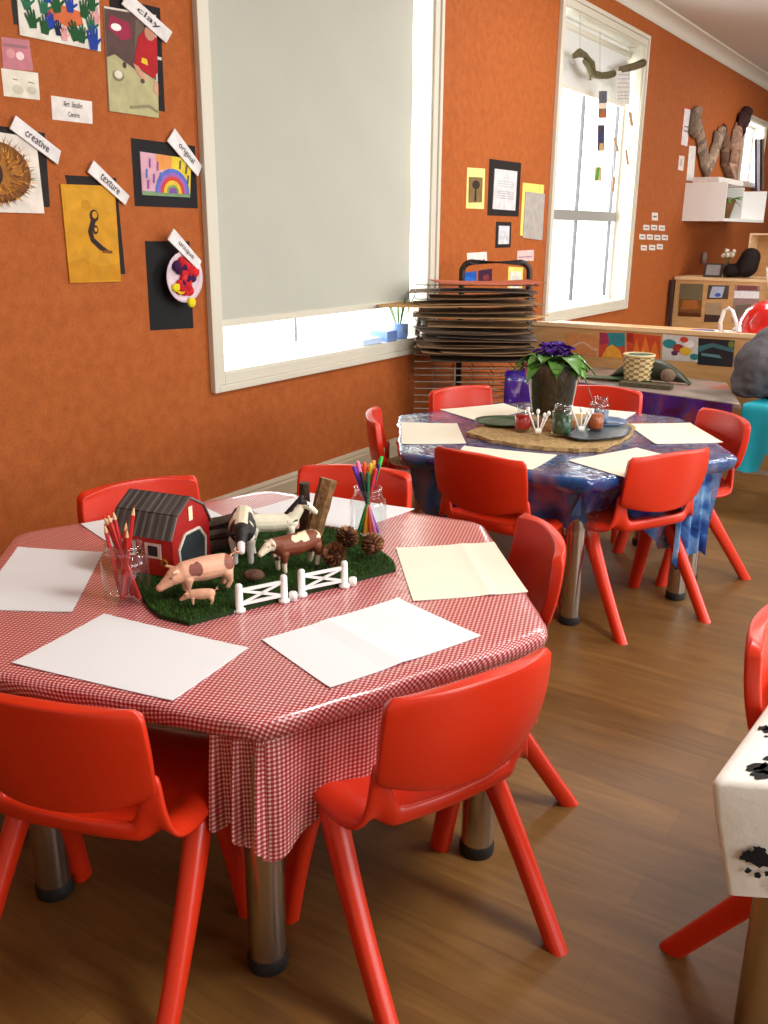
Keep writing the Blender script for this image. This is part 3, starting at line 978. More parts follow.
def leg_bm(root, x, y, h, r=.03):
    """chrome leg, part with its own rubber foot"""
    o = MB().lathe([(.001, .018), (r, .018), (r, h), (.001, h)], 28).build('leg', 'chrome', root, loc=(x, y, 0))
    smooth_by_angle(o, 40)
    f = MB().lathe([(.001, 0), (r * 1.06, 0), (r * 1.1, .006), (r * 1.1, .018), (r * 1.03, .024), (.001, .024)], 24).build('rubber_foot', 'blackrubber', o)
    smooth_by_angle(f, 40)


def cloth_top(mb, corners, z, rot, ripple=.0015, lip=.034):
    edge = densify(round_poly(corners, .035), .025)
    c = sum(edge, Vector()) / len(edge)
    rings = []
    for ins, dz in ((.30, 0), (.2, 0), (.1, 0), (.03, 0), (.010, 0), (.003, -.003), (0, -.009), (.001, -.020), (.006, -lip), (.03, -lip - .004)):
        ring = []
        for i, p in enumerate(edge):
            q = c + (p - c) * (1 - ins / (p - c).length)
            w = ripple * math.sin(i * .9) * math.sin(i * .37 + 1) * (1 if ins < .08 and dz < -.005 else .0)
            out = (p - c).normalized()
            ring.append((q.x + out.x * w * 2, q.y + out.y * w * 2, z + dz + w * 2))
        rings.append(ring)
    drop = [0, 0, 0, 0, 0, .004, .012, .024, .04, .065]
    ca, sa = math.cos(rot), math.sin(rot)
    n = len(edge)
    verts, uvs, faces = [(c.x, c.y, z)], [(c.x * ca + c.y * sa, -c.x * sa + c.y * ca)], []
    for k, ring in enumerate(rings):
        for i, p in enumerate(ring):
            verts.append(p)
            q = Vector((p[0], p[1], 0)); q = q + (edge[i] - c).normalized() * (drop[k] + (.004 if k > 4 else 0))
            uvs.append((q.x * ca + q.y * sa, -q.x * sa + q.y * ca))
    for i in range(n):
        faces.append((0, 1 + i, 1 + (i + 1) % n))
    for k in range(len(rings) - 1):
        for i in range(n):
            j = (i + 1) % n
            faces.append((1 + k * n + i, 1 + (k + 1) * n + i, 1 + (k + 1) * n + j, 1 + k * n + j))
    mb.add(verts, faces, (1, 1, 1), uvs)


def drape(mb, p0, p1, zt, drop, fold, nu=40, nv=14, lean=.0, uvscale=1.0, out=None):
    """hanging cloth from p0 to p1; drop(t) length, fold(t, v) sideways displacement"""
    p0, p1 = Vector(p0).to_3d(), Vector(p1).to_3d()
    d = (p1 - p0); L = d.length; d.normalize()
    nrm = Vector((d.y, -d.x, 0)) if out is None else Vector(out)
    P, U = [], []
    for i in range(nu + 1):
        t_ = i / nu
        row, ur = [], []
        for j in range(nv + 1):
            v = j / nv
            p = p0 + d * (L * t_) + nrm * (fold(t_, v) + lean * v)
            row.append((p.x, p.y, zt - drop(t_) * v)); ur.append((L * t_ * uvscale, drop(t_) * v))
        P.append(row); U.append(ur)
    mb.grid(P, (1, 1, 1), U)


def prism_top(root, corners, z0, z1, ins=.012):
    pts = [Vector(c).to_3d() for c in corners]
    pts = offset_poly(pts, ins)
    MB().prism([(p.x, p.y) for p in pts], z0, z1).build('tabletop', 'tabletop', root)


# gingham table (two half hexagons make the top)
T1 = [(-1.720, 1.138), (-1.493, 1.727), (-.904, 1.799), (-.5275, 1.329), (-.741, .824), (-1.307, .671)]
c1 = Vector((-1.115, 1.248, 0))
t = thing('hexagonal_table', 'hexagonal table on steel legs under the red gingham cloth', 'table', (0, 0, 0))
t.location = c1
loc = [(x - c1.x, y - c1.y) for x, y in T1]
prism_top(t, loc, TZ - .030, TZ - .004)
fr = MB()
for i in range(6):
    a = Vector(loc[i]).to_3d() * .80; b = Vector(loc[(i + 1) % 6]).to_3d() * .80
    fr.tube([a + Vector((0, 0, TZ - .05)), b + Vector((0, 0, TZ - .05))], .014, 6)
fr.build('frame', 'blackmetal', t)
for x, y in [(-.788, .876), (-.640, 1.305), (-1.207, .793), (-1.403, .844), (-.83, 1.66), (-1.00, 1.70), (-1.47, 1.64), (-1.62, 1.16)]:
    leg_bm(t, x - c1.x, y - c1.y, TZ - .035)
mb = MB()
cloth_top(mb, T1, TZ, R(20))
cl = mb.build('tablecloth', 'gingham', None, True)
tag(cl, 'red and white gingham tablecloth under clear vinyl on the nearest table', 'tablecloth')
dm = MB()
C5, C4, C6 = Vector((-.752, .842, 0)), Vector((-.548, 1.325, 0)), Vector((-1.30, .70, 0))


def f1(t_, v):
    return (.010 * math.sin(t_ * 26) * math.exp(-t_ * 3) + .004 * math.sin(t_ * 40)) * v ** .6 + .006 * v


drape(dm, C5, C4, TZ - .034, lambda t_: .185 * (1 - t_) ** .9 * (1 + .05 * math.sin(t_ * 20)) + .03, f1, 70, 16, -.02)
q0 = C5 + Vector((-.092, -.010, 0))
drape(dm, q0, C5 + Vector((.002, .002, 0)), TZ - .036, lambda t_: .155 + .045 * t_ + .014 * math.sin(t_ * 13), lambda t_, v: (.016 * math.sin(t_ * 15 + .5) + .006 * math.sin(t_ * 31)) * v ** .5, 44, 14, .0, 1.8)
dr = dm.build('corner_drape', 'gingham', cl, True)

# blue table
cx2, cy2 = -1.156, 2.785
T2 = [(cx2 + .595 * math.cos(R(2.5 + 60 * k)), cy2 + .595 * math.sin(R(2.5 + 60 * k))) for k in range(6)]
c2 = Vector((cx2, cy2, 0))
t = thing('hexagonal_table', 'hexagonal table on steel legs under the blue paint splashed cloth', 'table', c2)
loc = [(x - cx2, y - cy2) for x, y in T2]
prism_top(t, loc, TZ - .030, TZ - .004)
fr = MB()
for i in range(6):
    a = Vector(loc[i]).to_3d() * .80; b = Vector(loc[(i + 1) % 6]).to_3d() * .80
    fr.tube([a + Vector((0, 0, TZ - .05)), b + Vector((0, 0, TZ - .05))], .014, 6)
fr.build('frame', 'blackmetal', t)
for x, y in [(-.898, 2.385), (-.690, 2.755), (-1.41, 2.36), (-1.62, 2.70), (-1.58, 2.88), (-1.35, 3.20), (-.95, 3.20), (-.70, 2.93)]:
    leg_bm(t, x - cx2, y - cy2, TZ - .035, .028)
mb = MB()
cloth_top(mb, T2, TZ, 0, .003, .04)
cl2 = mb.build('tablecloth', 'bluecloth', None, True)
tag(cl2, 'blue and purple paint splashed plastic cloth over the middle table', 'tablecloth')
dm = MB()
E_, F_, D_ = Vector((T2[5][0], T2[5][1], 0)), Vector((T2[4][0], T2[4][1], 0)), Vector((T2[0][0], T2[0][1], 0))
inw = lambda p, k=.04: p + (c2 - p).normalized() * k
drape(dm, inw(F_), inw(E_), TZ - .036, lambda t_: .10 + .03 * math.sin(t_ * 9) + .05 * (1 - t_), lambda t_, v: (.008 * math.sin(t_ * 30) + .006 * math.sin(t_ * 13)) * v, 60, 10, -.05)
drape(dm, inw(E_), inw(D_), TZ - .036, lambda t_: .09 + .17 * max(0, min(1, (t_ - .35) * 3)), lambda t_, v: (.008 * math.sin(t_ * 34) + .01 * math.sin(t_ * 15)) * v, 70, 12, -.05)
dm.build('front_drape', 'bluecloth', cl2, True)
dm = MB()
drape(dm, D_ + Vector((-.125, -.155, 0)), D_ + Vector((-.062, -.050, 0)), TZ - .036, lambda t_: .285 + .03 * math.sin(t_ * 6), lambda t_, v: .014 * math.sin(t_ * 20) * v ** .5, 40, 14, .0)
dm.build('corner_drape', 'bluedrape', cl2, True)
# clear plastic gathered round the front leg
fm = MB()
fm.lathe([(.075, .43), (.062, .40), (.05, .36), (.044, .31), (.05, .285)], 36, wob=lambda t_, z: 1 + .16 * math.sin(6 * t_) * (z - .2) / .2)
fm.build('plastic_film', 'film', cl2, True, loc=(-.890, 2.385, 0))
fm = MB()
fm.lathe([(.07, .43), (.058, .40), (.046, .37), (.05, .33)], 30, wob=lambda t_, z: 1 + .16 * math.sin(5 * t_) * (z - .2) / .2)
fm.build('plastic_film', 'film', cl2, True, loc=(-1.41, 2.36, 0))

# third table with black and white cloth at the right edge
P3 = Vector((-.191, 1.038, 0))
d1 = Vector((math.cos(R(86)), math.sin(R(86)), 0)); d2 = Vector((math.cos(R(-34)), math.sin(R(-34)), 0))
d2 = Vector((math.cos(R(26)), math.sin(R(26)), 0))
T3 = [P3, P3 + d2 * 1.19, P3 + d2 * 1.19 + Vector((math.cos(R(146)), math.sin(R(146)), 0)) * .595, P3 + d1 * .595]
c3 = sum(T3, Vector()) / 4
T3 = [(p.x, p.y) for p in T3]
t = thing('trapezoid_table', 'table at right edge under white cloth with black prints', 'table', c3)
loc = [(x - c3.x, y - c3.y) for x, y in T3]
prism_top(t, loc, TZ - .030, TZ - .004)
for k in range(4):
    leg_bm(t, loc[k][0] * .80, loc[k][1] * .80, TZ - .035)


M['printcloth'] = pbsdf('white cotton cloth', hexc(228, 224, 214), .85, bump=.1, bscale=60, var=.04)
mb = MB()
edge = densify(round_poly(T3, .012, 3), .03)
cc = sum(edge, Vector()) / len(edge)
rings = []
for ins, dz, ln_ in ((.3, 0, 0), (.12, 0, 0), (.02, 0, 0), (.004, -.002, 0), (-.002, -.010, 0), (.010, -.06, 1), (.028, -.12, 1), (.046, -.18, 1)):
    ring = []
    for i, p in enumerate(edge):
        q = cc + (p - cc) * (1 - min(.55, ins / (p - cc).length))
        q = q + (p - cc).normalized() * (.006 * math.sin(i * .55) * ln_ * -dz * 5)
        ring.append((q.x, q.y, TZ + .001 + dz))
    rings.append(ring)
n = len(edge)
vv = [(cc.x, cc.y, TZ + .001)] + [p for r_ in rings for p in r_]
ff = [(0, 1 + i, 1 + (i + 1) % n) for i in range(n)]
for k in range(len(rings) - 1):
    for i in range(n):
        j = (i + 1) % n
        ff.append((1 + k * n + i, 1 + (k + 1) * n + i, 1 + (k + 1) * n + j, 1 + k * n + j))
mb.add(vv, ff)
cl3 = tag(mb.build('tablecloth', 'printcloth', None, True), 'white fabric cloth with black inky prints at the right edge', 'tablecloth')
rg3 = random.Random(8)
pm3 = MB()


def blot(fn, u, v, r, hole=False):
    n_ = 16
    off_ = [rg3.uniform(.65, 1.25) for _ in range(n_)]
    pts_ = [fn(u + r * off_[i] * math.cos(2 * pi * i / n_), v + r * off_[i] * math.sin(2 * pi * i / n_)) for i in range(n_)]
    pm3.add([fn(u, v)] + pts_, [(0, 1 + i, 1 + (i + 1) % n_) for i in range(n_)], lin((30, 30, 32)))


e2n = Vector((math.sin(R(26)), -math.cos(R(26)), 0))


def on_top(u, v): return P3 + d1 * v + d2 * u + Vector((0, 0, TZ + .0022))
def on_drop(u, v):               # u along the long edge, v down the hanging side
    return P3 + d2 * (u + .04 * v / .18) - e2n * ((.016 + .014 * min(1, max(0, u) / .5)) * max(0, v - .01) / .17 - .0070) + Vector((0, 0, TZ - v))


def paw(fn, u, v, s_, a_):
    global pm3
    pm3 = MB()
    for x, y, r in ((0, 0, .017), (.012, .010, .013), (-.010, .012, .012), (.028, -.012, .006), (.020, -.026, .006), (.004, -.030, .006), (-.012, -.026, .005)):
        blot(fn, u + s_ * (x * math.cos(a_) - y * math.sin(a_)), v + s_ * (x * math.sin(a_) + y * math.cos(a_)), r * s_)
    pm3.build('black_print', 'matte', cl3)


for u, v, s_, a_ in ((.030, .15, .7, .4), (.056, .036, 1.0, 2.2), (.16, .30, 1, 1), (.20, .10, 1.1, 3), (.30, .36, 1, 5), (.36, .16, 1.1, 2), (.48, .30, 1, 4), (.55, .12, 1, 1), (.68, .25, 1.1, 3), (.8, .12, 1, 5)):
    paw(on_top, u, v, s_, a_)
for u, v, s_, a_ in ((.046, .112, .8, 2.6), (.075, .155, .5, 4), (.17, .06, 1, 1), (.24, .12, 1.1, 4), (.36, .06, 1, 2), (.47, .12, 1, 5), (.6, .07, 1.1, 1), (.75, .11, 1, 3), (.9, .06, 1, 2)):
    paw(on_drop, u, v, s_, a_)


# ------------------------------------------------------------------ sheets of paper on the tables
def paper(px, label, group, mat='paper', z=TZ, th=.0012, crease=None, lift=.0008):
    Q = [at(x, y, z) for x, y in px]
    c = sum(Q, Vector()) / 4
    mb = MB()
    n, m_ = 12, 9
    def pt(u, v, top):
        p = quad_pt(Q, u, v)
        h = .0012 * (abs(u - .5) * 2) ** 4 * (abs(v - .5) * 2) ** 4
        if crease: h += max(0, .0022 - .02 * abs(u - crease))
        return (p.x - c.x, p.y - c.y, lift + h + (th if top else 0))
    us = [i / n for i in range(n + 1)] + ([crease] if crease else [])
    us = sorted(set(us))
    for top in (1, 0):
        g = [[pt(u, v / m_, top) for v in range(m_ + 1)] for u in us]
        mb.grid(g if top else g[::-1])
    rim = [(u, 0) for u in us] + [(1, v / m_) for v in range(1, m_ + 1)] + [(u, 1) for u in us[::-1][1:]] + [(0, v / m_) for v in range(m_ - 1, 0, -1)]
    for i in range(len(rim)):
        a, b = rim[i], rim[(i + 1) % len(rim)]
        mb.add([pt(*a, 1), pt(*a, 0), pt(*b, 0), pt(*b, 1)], [(0, 1, 2, 3)])
    o = mb.build('paper_sheet', mat, None, loc=(c.x, c.y, z))
    return tag(o, label, 'paper', group)


GP1, GP2 = 'blank sheets on the gingham table', 'blank sheets on the blue table'
paper([(104, 615), (248, 649), (172, 702), (12, 664)], 'white sheet in front of the pencil jar, at near chair', GP1)
paper([(262, 641), (398, 599), (481, 637), (330, 689)], 'white creased sheet in front of the white toy fences', GP1, crease=.45)
paper([(396, 549), (494, 543), (528, 593), (413, 602)], 'cream creased sheet at right edge of gingham table beside the pine cones', GP1, 'cream', crease=.66)
paper([(18, 548), (103, 553), (72, 613), (-28, 610)], 'white sheet left of the pencil jar', GP1)
P_ = [(-1.648, 1.258), (-1.560, 1.53), (-1.37, 1.47), (-1.455, 1.195)]


def paper_xy(pts, label, group, mat='paper'):
    def px(p):
        d = Vector((p[0], p[1], TZ)) - Vector((0, 0, HC))
        return 384 + F * d.dot(_r2) / d.dot(_fwd), 512 - F * d.dot(_u2) / d.dot(_fwd)
    return paper([px(p) for p in pts], label, group, mat)


paper_xy(P_, 'white sheet half hidden behind the toy barn', GP1)
paper_xy([(-1.405, 1.545), (-1.375, 1.755), (-1.085, 1.79), (-1.115, 1.575)], 'white sheet behind the upright logs and pen jar', GP1)
paper([(401, 423), (457, 424), (466, 444), (402, 444.5)], 'cream sheet at left end of blue table', GP2, 'cream')
paper([(440, 410), (504, 404), (527, 411.5), (478, 421.5)], 'cream sheet behind the green leaf plate on blue table', GP2, 'cream')
paper([(574, 407), (636, 413), (616, 424.5), (560, 419)], 'cream sheet at far side of blue table behind the glass pot', GP2, 'cream')
paper([(627, 424.4), (690, 423.4), (723, 443), (655, 444.4)], 'cream sheet at right side of blue table', GP2, 'cream')
paper([(568, 461), (637, 448.4), (663, 455), (625, 478)], 'cream sheet at front right chair of blue table', GP2, 'cream')
paper([(464, 446.6), (557, 455.6), (532, 470.5), (450, 461)], 'cream sheet at front left chair of blue table', GP2, 'cream')


# ------------------------------------------------------------------ farm scene on the gingham table
GZ = TZ + .012                   # top of the turf mat
turf = [(148, 606), (160, 616), (189, 623), (290, 596), (396, 569), (392, 560), (372, 545)]
tp = [at(x, y, TZ + .006) for x, y in turf] + [Vector((-1.075, 1.548, 0)), Vector((-1.17, 1.545, 0)), Vector((-1.30, 1.40, 0)), Vector((-1.315, 1.18, 0)), Vector((-1.29, 1.09, 0))]
tc_ = sum(tp, Vector()) / len(tp)
tp = [(p.x - tc_.x, p.y - tc_.y) for p in tp]
if sum(tp[i][0] * tp[(i + 1) % len(tp)][1] - tp[(i + 1) % len(tp)][0] * tp[i][1] for i in range(len(tp))) < 0: tp = tp[::-1]
t = thing('turf_mat', 'irregular piece of artificial grass under the toy farm', 'mat', (tc_.x, tc_.y, TZ))
MB().prism(tp, .0005, .008, lin((28, 52, 16))).build('backing', 'grass', t)


def inside(x, y, poly):
    r_ = False
    for i in range(len(poly)):
        (xa, ya), (xb, yb) = poly[i], poly[i - 1]
        if (ya > y) != (yb > y) and x < (xb - xa) * (y - ya) / (yb - ya) + xa: r_ = not r_
    return r_


gm = MB()
rg = random.Random(3)
x0, x1 = min(p[0] for p in tp), max(p[0] for p in tp); y0, y1 = min(p[1] for p in tp), max(p[1] for p in tp)
cnt = 0
while cnt < 15000:
    x, y = rg.uniform(x0, x1), rg.uniform(y0, y1)
    if not inside(x, y, tp): continue
    a = rg.uniform(0, 2 * pi); h = rg.uniform(.0045, .0085); w = .0009; l = rg.uniform(0, .005)
    b_ = rg.uniform(0, 2 * pi)
    g = rg.uniform(.6, 1.35)
    gm.add([(x - w * math.cos(a), y - w * math.sin(a), .007), (x + w * math.cos(a), y + w * math.sin(a), .007), (x + l * math.cos(b_), y + l * math.sin(b_), .007 + h)], [(0, 1, 2)], tuple(c * g for c in lin(rg.choice([(46, 84, 20), (58, 98, 26), (38, 72, 20), (72, 104, 34)]))))
    cnt += 1
gm.build('grass_pile', 'grass', t)

# barn
t = thing('toy_barn', 'red toy barn with grey gambrel roof, number one and sunflowers', 'toy barn', (-1.225 - .066, 1.187 - .013, GZ - .002), R(101))
RD, RD2 = lin((196, 34, 24)), lin((160, 24, 20))
prof = [(-.0625, 0), (-.0625, .086), (-.044, .118), (0, .143), (.044, .118), (.0625, .086), (.0625, 0)]
yf, yb = -.0675, .0675
door = [(-.040, .0), (-.044, .05), (-.022, .076), (.026, .076), (.046, .05), (.042, .0)]
mb = MB()
mb.add([(x, yf, z) for x, z in prof] + [(x, yb, z) for x, z in prof], [tuple(range(7)), tuple(range(13, 6, -1))] + [(i, i + 7, (i + 1) % 7 + 7, (i + 1) % 7) for i in range(7)], [RD2, RD2] + [RD] * 7)
mb.build('barn_walls', 'toy', t, recalc=True)
mb = MB()
rr_ = random.Random(5)
for k in range(4):
    a, b = prof[k + 1], prof[k + 2]
    if k == 0: a = (a[0] - .005, a[1] - .010)
    if k == 3: b = (b[0] + .005, b[1] - .010)
    nx, nz = -(b[1] - a[1]), (b[0] - a[0]); L_ = math.hypot(nx, nz); nx, nz = nx / L_ * .0035, nz / L_ * .0035
    ns = 26
    for i in range(ns):
        ya, yb_ = yf - .003 + (.141) * i / ns, yf - .003 + .141 * (i + 1) / ns
        g = rr_.uniform(58, 78) if i % 3 else rr_.uniform(92, 118)
        c = lin((g, g * .97, g * .95))
        v = [(a[0], ya, a[1]), (b[0], ya, b[1]), (b[0], yb_, b[1]), (a[0], yb_, a[1])]
        w = [(p[0] + nx, p[1], p[2] + nz) for p in v]
        mb.add(v + w, [(4, 5, 6, 7), (0, 1, 5, 4), (2, 3, 7, 6), (3, 0, 4, 7), (1, 2, 6, 5)], c)
mb.build('roof', 'toy', t)
mb = MB()
mb.add([(x, yf - .0008, z) for x, z in door], [tuple(range(6))], lin((44, 52, 56)))
mb.build('doorway', 'toy', t)
mb = MB()
for i in range(5):
    a, b = door[i], door[i + 1]
    mb.tube([(a[0], yf - .001, a[1]), (b[0], yf - .001, b[1])], .0032, 6, lin((205, 198, 186)))
mb.build('door_frame', 'toy', t)
Qg = [Vector((-.014, yf - .001, .128)), Vector((.014, yf - .001, .128)), Vector((.014, yf - .001, .098)), Vector((-.014, yf - .001, .098))]
lettering(Qg, '1', (.26, .02, .72, .96), .0006, (240, 214, 180), t, normal=Vector((0, -1, 0)), name='numeral')
for yc, zc in ((-.023, .050), (.035, .050)):
    w_ = MB().box(-.0645, -.0622, yc - .018, yc + .018, zc - .015, zc + .015, lin((238, 228, 220)))
    f_ = w_.build('barn_window', 'toy', t)
    MB().box(-.0650, -.0640, yc - .011, yc + .011, zc - .010, zc + .010, lin((40, 26, 40))).build('pane', 'toy', f_)
for yc, zc, s in ((-.049, .030, 1.0), (.006, .046, .85)):
    mb = MB()
    for i in range(12):
        a = 2 * pi * i / 12
        mb.add([(-.0655, yc + s * .004 * math.cos(a - .4), zc + s * .004 * math.sin(a - .4)), (-.0660, yc + s * .0105 * math.cos(a), zc + s * .0105 * math.sin(a)), (-.0655, yc + s * .004 * math.cos(a + .4), zc + s * .004 * math.sin(a + .4))], [(0, 1, 2), (2, 1, 0)], lin((240, 196, 30)))
    mb.ball((-.0655, yc, zc), .0048 * s, 10, 6, lin((90, 44, 20)), (.4, 1, 1)).ball((-.0645, yc, zc), .0066 * s, 10, 6, lin((226, 168, 24)), (.3, 1, 1))
    mb.build('sunflower', 'toy', t)


# toy animals: capsules fused into one continuous skin
def fuse(name, caps, parent, colour, voxel=.0014, smooth=6, mat='toy'):
    mb = MB()
    for p0, r0, p1, r1 in caps:
        mb.capsule(p0, r0, p1, r1, 14)
    o = mb.build(name, mat, parent)
    mods(o, ('REMESH', dict(mode='VOXEL', voxel_size=voxel)), ('SMOOTH', dict(factor=.5, iterations=smooth)))
    me = o.data
    me.polygons.foreach_set('use_smooth', [True] * len(me.polygons))
    for ca in list(me.color_attributes): me.color_attributes.remove(ca)
    ca = me.color_attributes.new('Col', 'FLOAT_COLOR', 'POINT')
    buf = []
    for v in me.vertices:
        buf += list(lin(colour(v.co))) + [1.0]
    ca.data.foreach_set('color', buf)
    me.materials.clear(); me.materials.append(M[mat])
    return o


def eyes(t, x, y, z, r, c=(20, 14, 14)):
    for s in (-1, 1):
        MB().ball((x, s * y, z), r, 8, 6, lin(c)).build('eye', 'shiny', t, True)


def legs4(xf, xr, w, hz, r0, r1, bend=.004):
    out = []
    for s in (-1, 1):
        out += [((xf, s * w, hz), r0, (xf + bend * .4, s * w, hz * .45), r1 * 1.15), ((xf + bend * .4, s * w, hz * .45), r1 * 1.15, (xf, s * w, r1), r1 * 1.05)]
        out += [((xr, s * w, hz), r0 * 1.25, (xr - bend * 1.5, s * w, hz * .48), r1 * 1.3), ((xr - bend * 1.5, s * w, hz * .48), r1 * 1.3, (xr, s * w, r1), r1 * 1.1)]
    return out


def pig(name, label, loc, rz, s, spots=True):
    t = thing(name, label, 'toy pig', loc, rz)
    caps = [((-.048, 0, .047), .023, (-.01, 0, .046), .0245), ((-.01, 0, .046), .0245, (.028, 0, .046), .021), ((.028, 0, .046), .020, (.050, 0, .040), .0165),
            ((.050, 0, .040), .0155, (.072, 0, .026), .0095), ((.072, 0, .026), .0088, (.079, 0, .022), .0080)]
    caps += legs4(.026, -.052, .0125, .034, .0105, .0048, .004)
    for sg in (-1, 1):
        caps += [((.048, sg * .011, .053), .0045, (.058, sg * .022, .056), .0028)]
    caps = [tuple(Vector(c) * s if hasattr(c, '__len__') else c * s for c in k) for k in caps]

    def colr(p):
        x, y, z = p.x / s, p.y / s, p.z / s
        if spots:
            if (x - .012) ** 2 + (z - .053) ** 2 < .013 ** 2 + .00004 * math.sin(40 * x * 8): return (132, 74, 62)
            if (x + .058) ** 2 + (z - .056) ** 2 < .014 ** 2: return (138, 80, 66)
        if x > .078: return (214, 150, 128)
        return (226, 172, 142)
    fuse('body', caps, t, colr, .0014 * (s if s > .6 else .55))
    eyes(t, .060 * s, .0125 * s, .042 * s, .0018 * s)
    tl = MB().tube([Vector((-.070 - .004 * i / 3 + .006 * math.sin(i * .9), .006 * math.cos(i * .9) - .006, .056 + .0017 * i)) * s for i in range(11)], [.0024 * s - .00012 * s * i for i in range(11)], 7, lin((222, 164, 134)))
    tl.build('tail', 'toy', t, True)
    return t


pig('toy_pig', 'large pink toy pig with brown patches in front of barn', (-1.118, 1.098, GZ + .004), R(243), .93)
pig('toy_piglet', 'tiny plain pink toy piglet beside the large pig', (-1.078, 1.055, GZ + .004), R(218), .40, False)


def cattle(name, label, cat, loc, rz, s, colr, head_down=0, head_yaw=0):
    t = thing(name, label, cat, loc, rz)
    hy = head_yaw
    hx = lambda x: .046 + (x - .046) * math.cos(hy)
    hyy = lambda x: (x - .046) * math.sin(hy)
    hd = head_down
    caps = [((-.042, 0, .056), .0205, (-.005, 0, .053), .0235), ((-.005, 0, .053), .0235, (.034, 0, .056), .0205), ((.034, 0, .058), .019, (hx(.052), hyy(.052), .066 - hd * .4), .0135),
            ((hx(.052), hyy(.052), .067 - hd * .5), .0125, (hx(.066), hyy(.066), .066 - hd), .0105), ((hx(.066), hyy(.066), .066 - hd), .0100, (hx(.083), hyy(.083), .056 - hd * 1.2), .0068),
            ((.042, 0, .050), .012, (.05, 0, .042), .006), ((-.060, 0, .062), .004, (-.066, 0, .050), .0026), ((-.066, 0, .050), .0024, (-.066, 0, .028), .0028)]
    caps += legs4(.034, -.047, .0125, .042, .0095, .0046, .003)
    for sg in (-1, 1):
        ex_, ey_ = hx(.060), hyy(.060)
        px_, py_ = -math.sin(hy), math.cos(hy)
        caps += [((ex_ + sg * px_ * .008, ey_ + sg * py_ * .008, .073 - hd * .9), .0036, (ex_ + sg * px_ * .019, ey_ + sg * py_ * .019, .072 - hd * .9), .0024)]
    caps = [tuple(Vector(c) * s if hasattr(c, '__len__') else c * s for c in k) for k in caps]
    fuse('body', caps, t, lambda p: colr(p.x / s, p.y / s, p.z / s), .0014)
    for sg in (-1, 1):
        ex_, ey_ = hx(.069), hyy(.069)
        MB().ball(Vector((ex_ - sg * math.sin(hy) * .0088, ey_ + sg * math.cos(hy) * .0088, .069 - hd)) * s, .0016 * s, 8, 6, lin((18, 12, 12))).build('eye', 'shiny', t, True)
    return t


def brown_cow(x, y, z):
    if x > .055 and z > .045: return (232, 220, 196)
    if z < .024: return (232, 220, 196)
    v = noise.noise(Vector((x * 60, y * 40 + 3, z * 55)))
    if z > .062 and x < .03 and v > .08: return (230, 214, 176)
    if x < -.05 and z > .06: return (230, 214, 176)
    if .03 < x < .055 and z < .045 and abs(y) < .006: return (232, 220, 196)
    return (118, 58, 34)


def pied_calf(x, y, z):
    if x > .072 and z > .03: return (236, 226, 224) if x > .078 and abs(y) < .006 else (24, 20, 22)
    if x > .044 and z > .044: return (24, 20, 22)
    if z < .036: return (222, 220, 216)
    if abs(y) < .010 and z > .07: return (226, 214, 186)
    return (30, 26, 28) if noise.noise(Vector((x * 30, y * 25, z * 30 + 2))) > -.12 else (226, 220, 206)


cattle('toy_cow', 'brown toy cow with cream face and patches, behind the fences', 'toy cow', (-1.048, 1.286, GZ + .004), R(254), .94, brown_cow, .004)
cattle('toy_cow', 'black and white toy cow facing us beside the log pile', 'toy cow', (-1.172, 1.276, GZ + .004), R(-50), 1.22, pied_calf, .012)

# piebald horse
t = thing('toy_horse', 'piebald toy horse with black mane and tail behind brown cow', 'toy horse', (-1.133, 1.330, GZ + .004), R(45))
caps = [((-.040, 0, .068), .0185, (-.005, 0, .066), .019), ((-.005, 0, .066), .019, (.030, 0, .068), .0175), ((.030, 0, .070), .0165, (.048, 0, .092), .011), ((.048, 0, .092), .0105, (.053, 0, .104), .009),
        ((.053, 0, .105), .0088, (.066, -.006, .100), .0078), ((.066, -.006, .100), .0074, (.080, -.012, .088), .0055)]
caps += legs4(.030, -.044, .0105, .056, .0085, .0042, .003)
for sg in (-1, 1): caps += [((.052, sg * .005, .112), .0028, (.052, sg * .006, .119), .0012)]


def horse_col(p):
    if p.x > .046 and p.z > .104 and p.x < .064: return (34, 28, 30)
    if p.x < .045 and p.x > .022 and p.z > .07 and noise.noise(Vector((p.x * 50, p.y * 20, p.z * 40))) > .05: return (34, 28, 30)
    if p.z < .008: return (60, 50, 44)
    return (232, 226, 202)


fuse('body', caps, t, horse_col, .0014)
mb = MB()
for i in range(9):
    q = i / 8
    c0 = Vector((.024 + .030 * q, .0, .084 + .032 * q))
    mb.capsule(c0, .0055, c0 + Vector((-.010, .004 * (-1) ** i, -.010)), .003, 8, lin((34, 28, 32)))
mb.build('mane', 'toy', t, True)
MB().tube([(-.056, 0, .078), (-.064, 0, .076), (-.071, 0, .062), (-.073, 0, .042), (-.071, 0, .022)], [.004, .006, .0085, .008, .003], 9, lin((28, 24, 28))).build('tail', 'toy', t, True)
for sg in (-1, 1): MB().ball((.066, -.006 + sg * .0072, .102), .0016, 8, 6, lin((16, 12, 12))).build('eye', 'shiny', t, True)


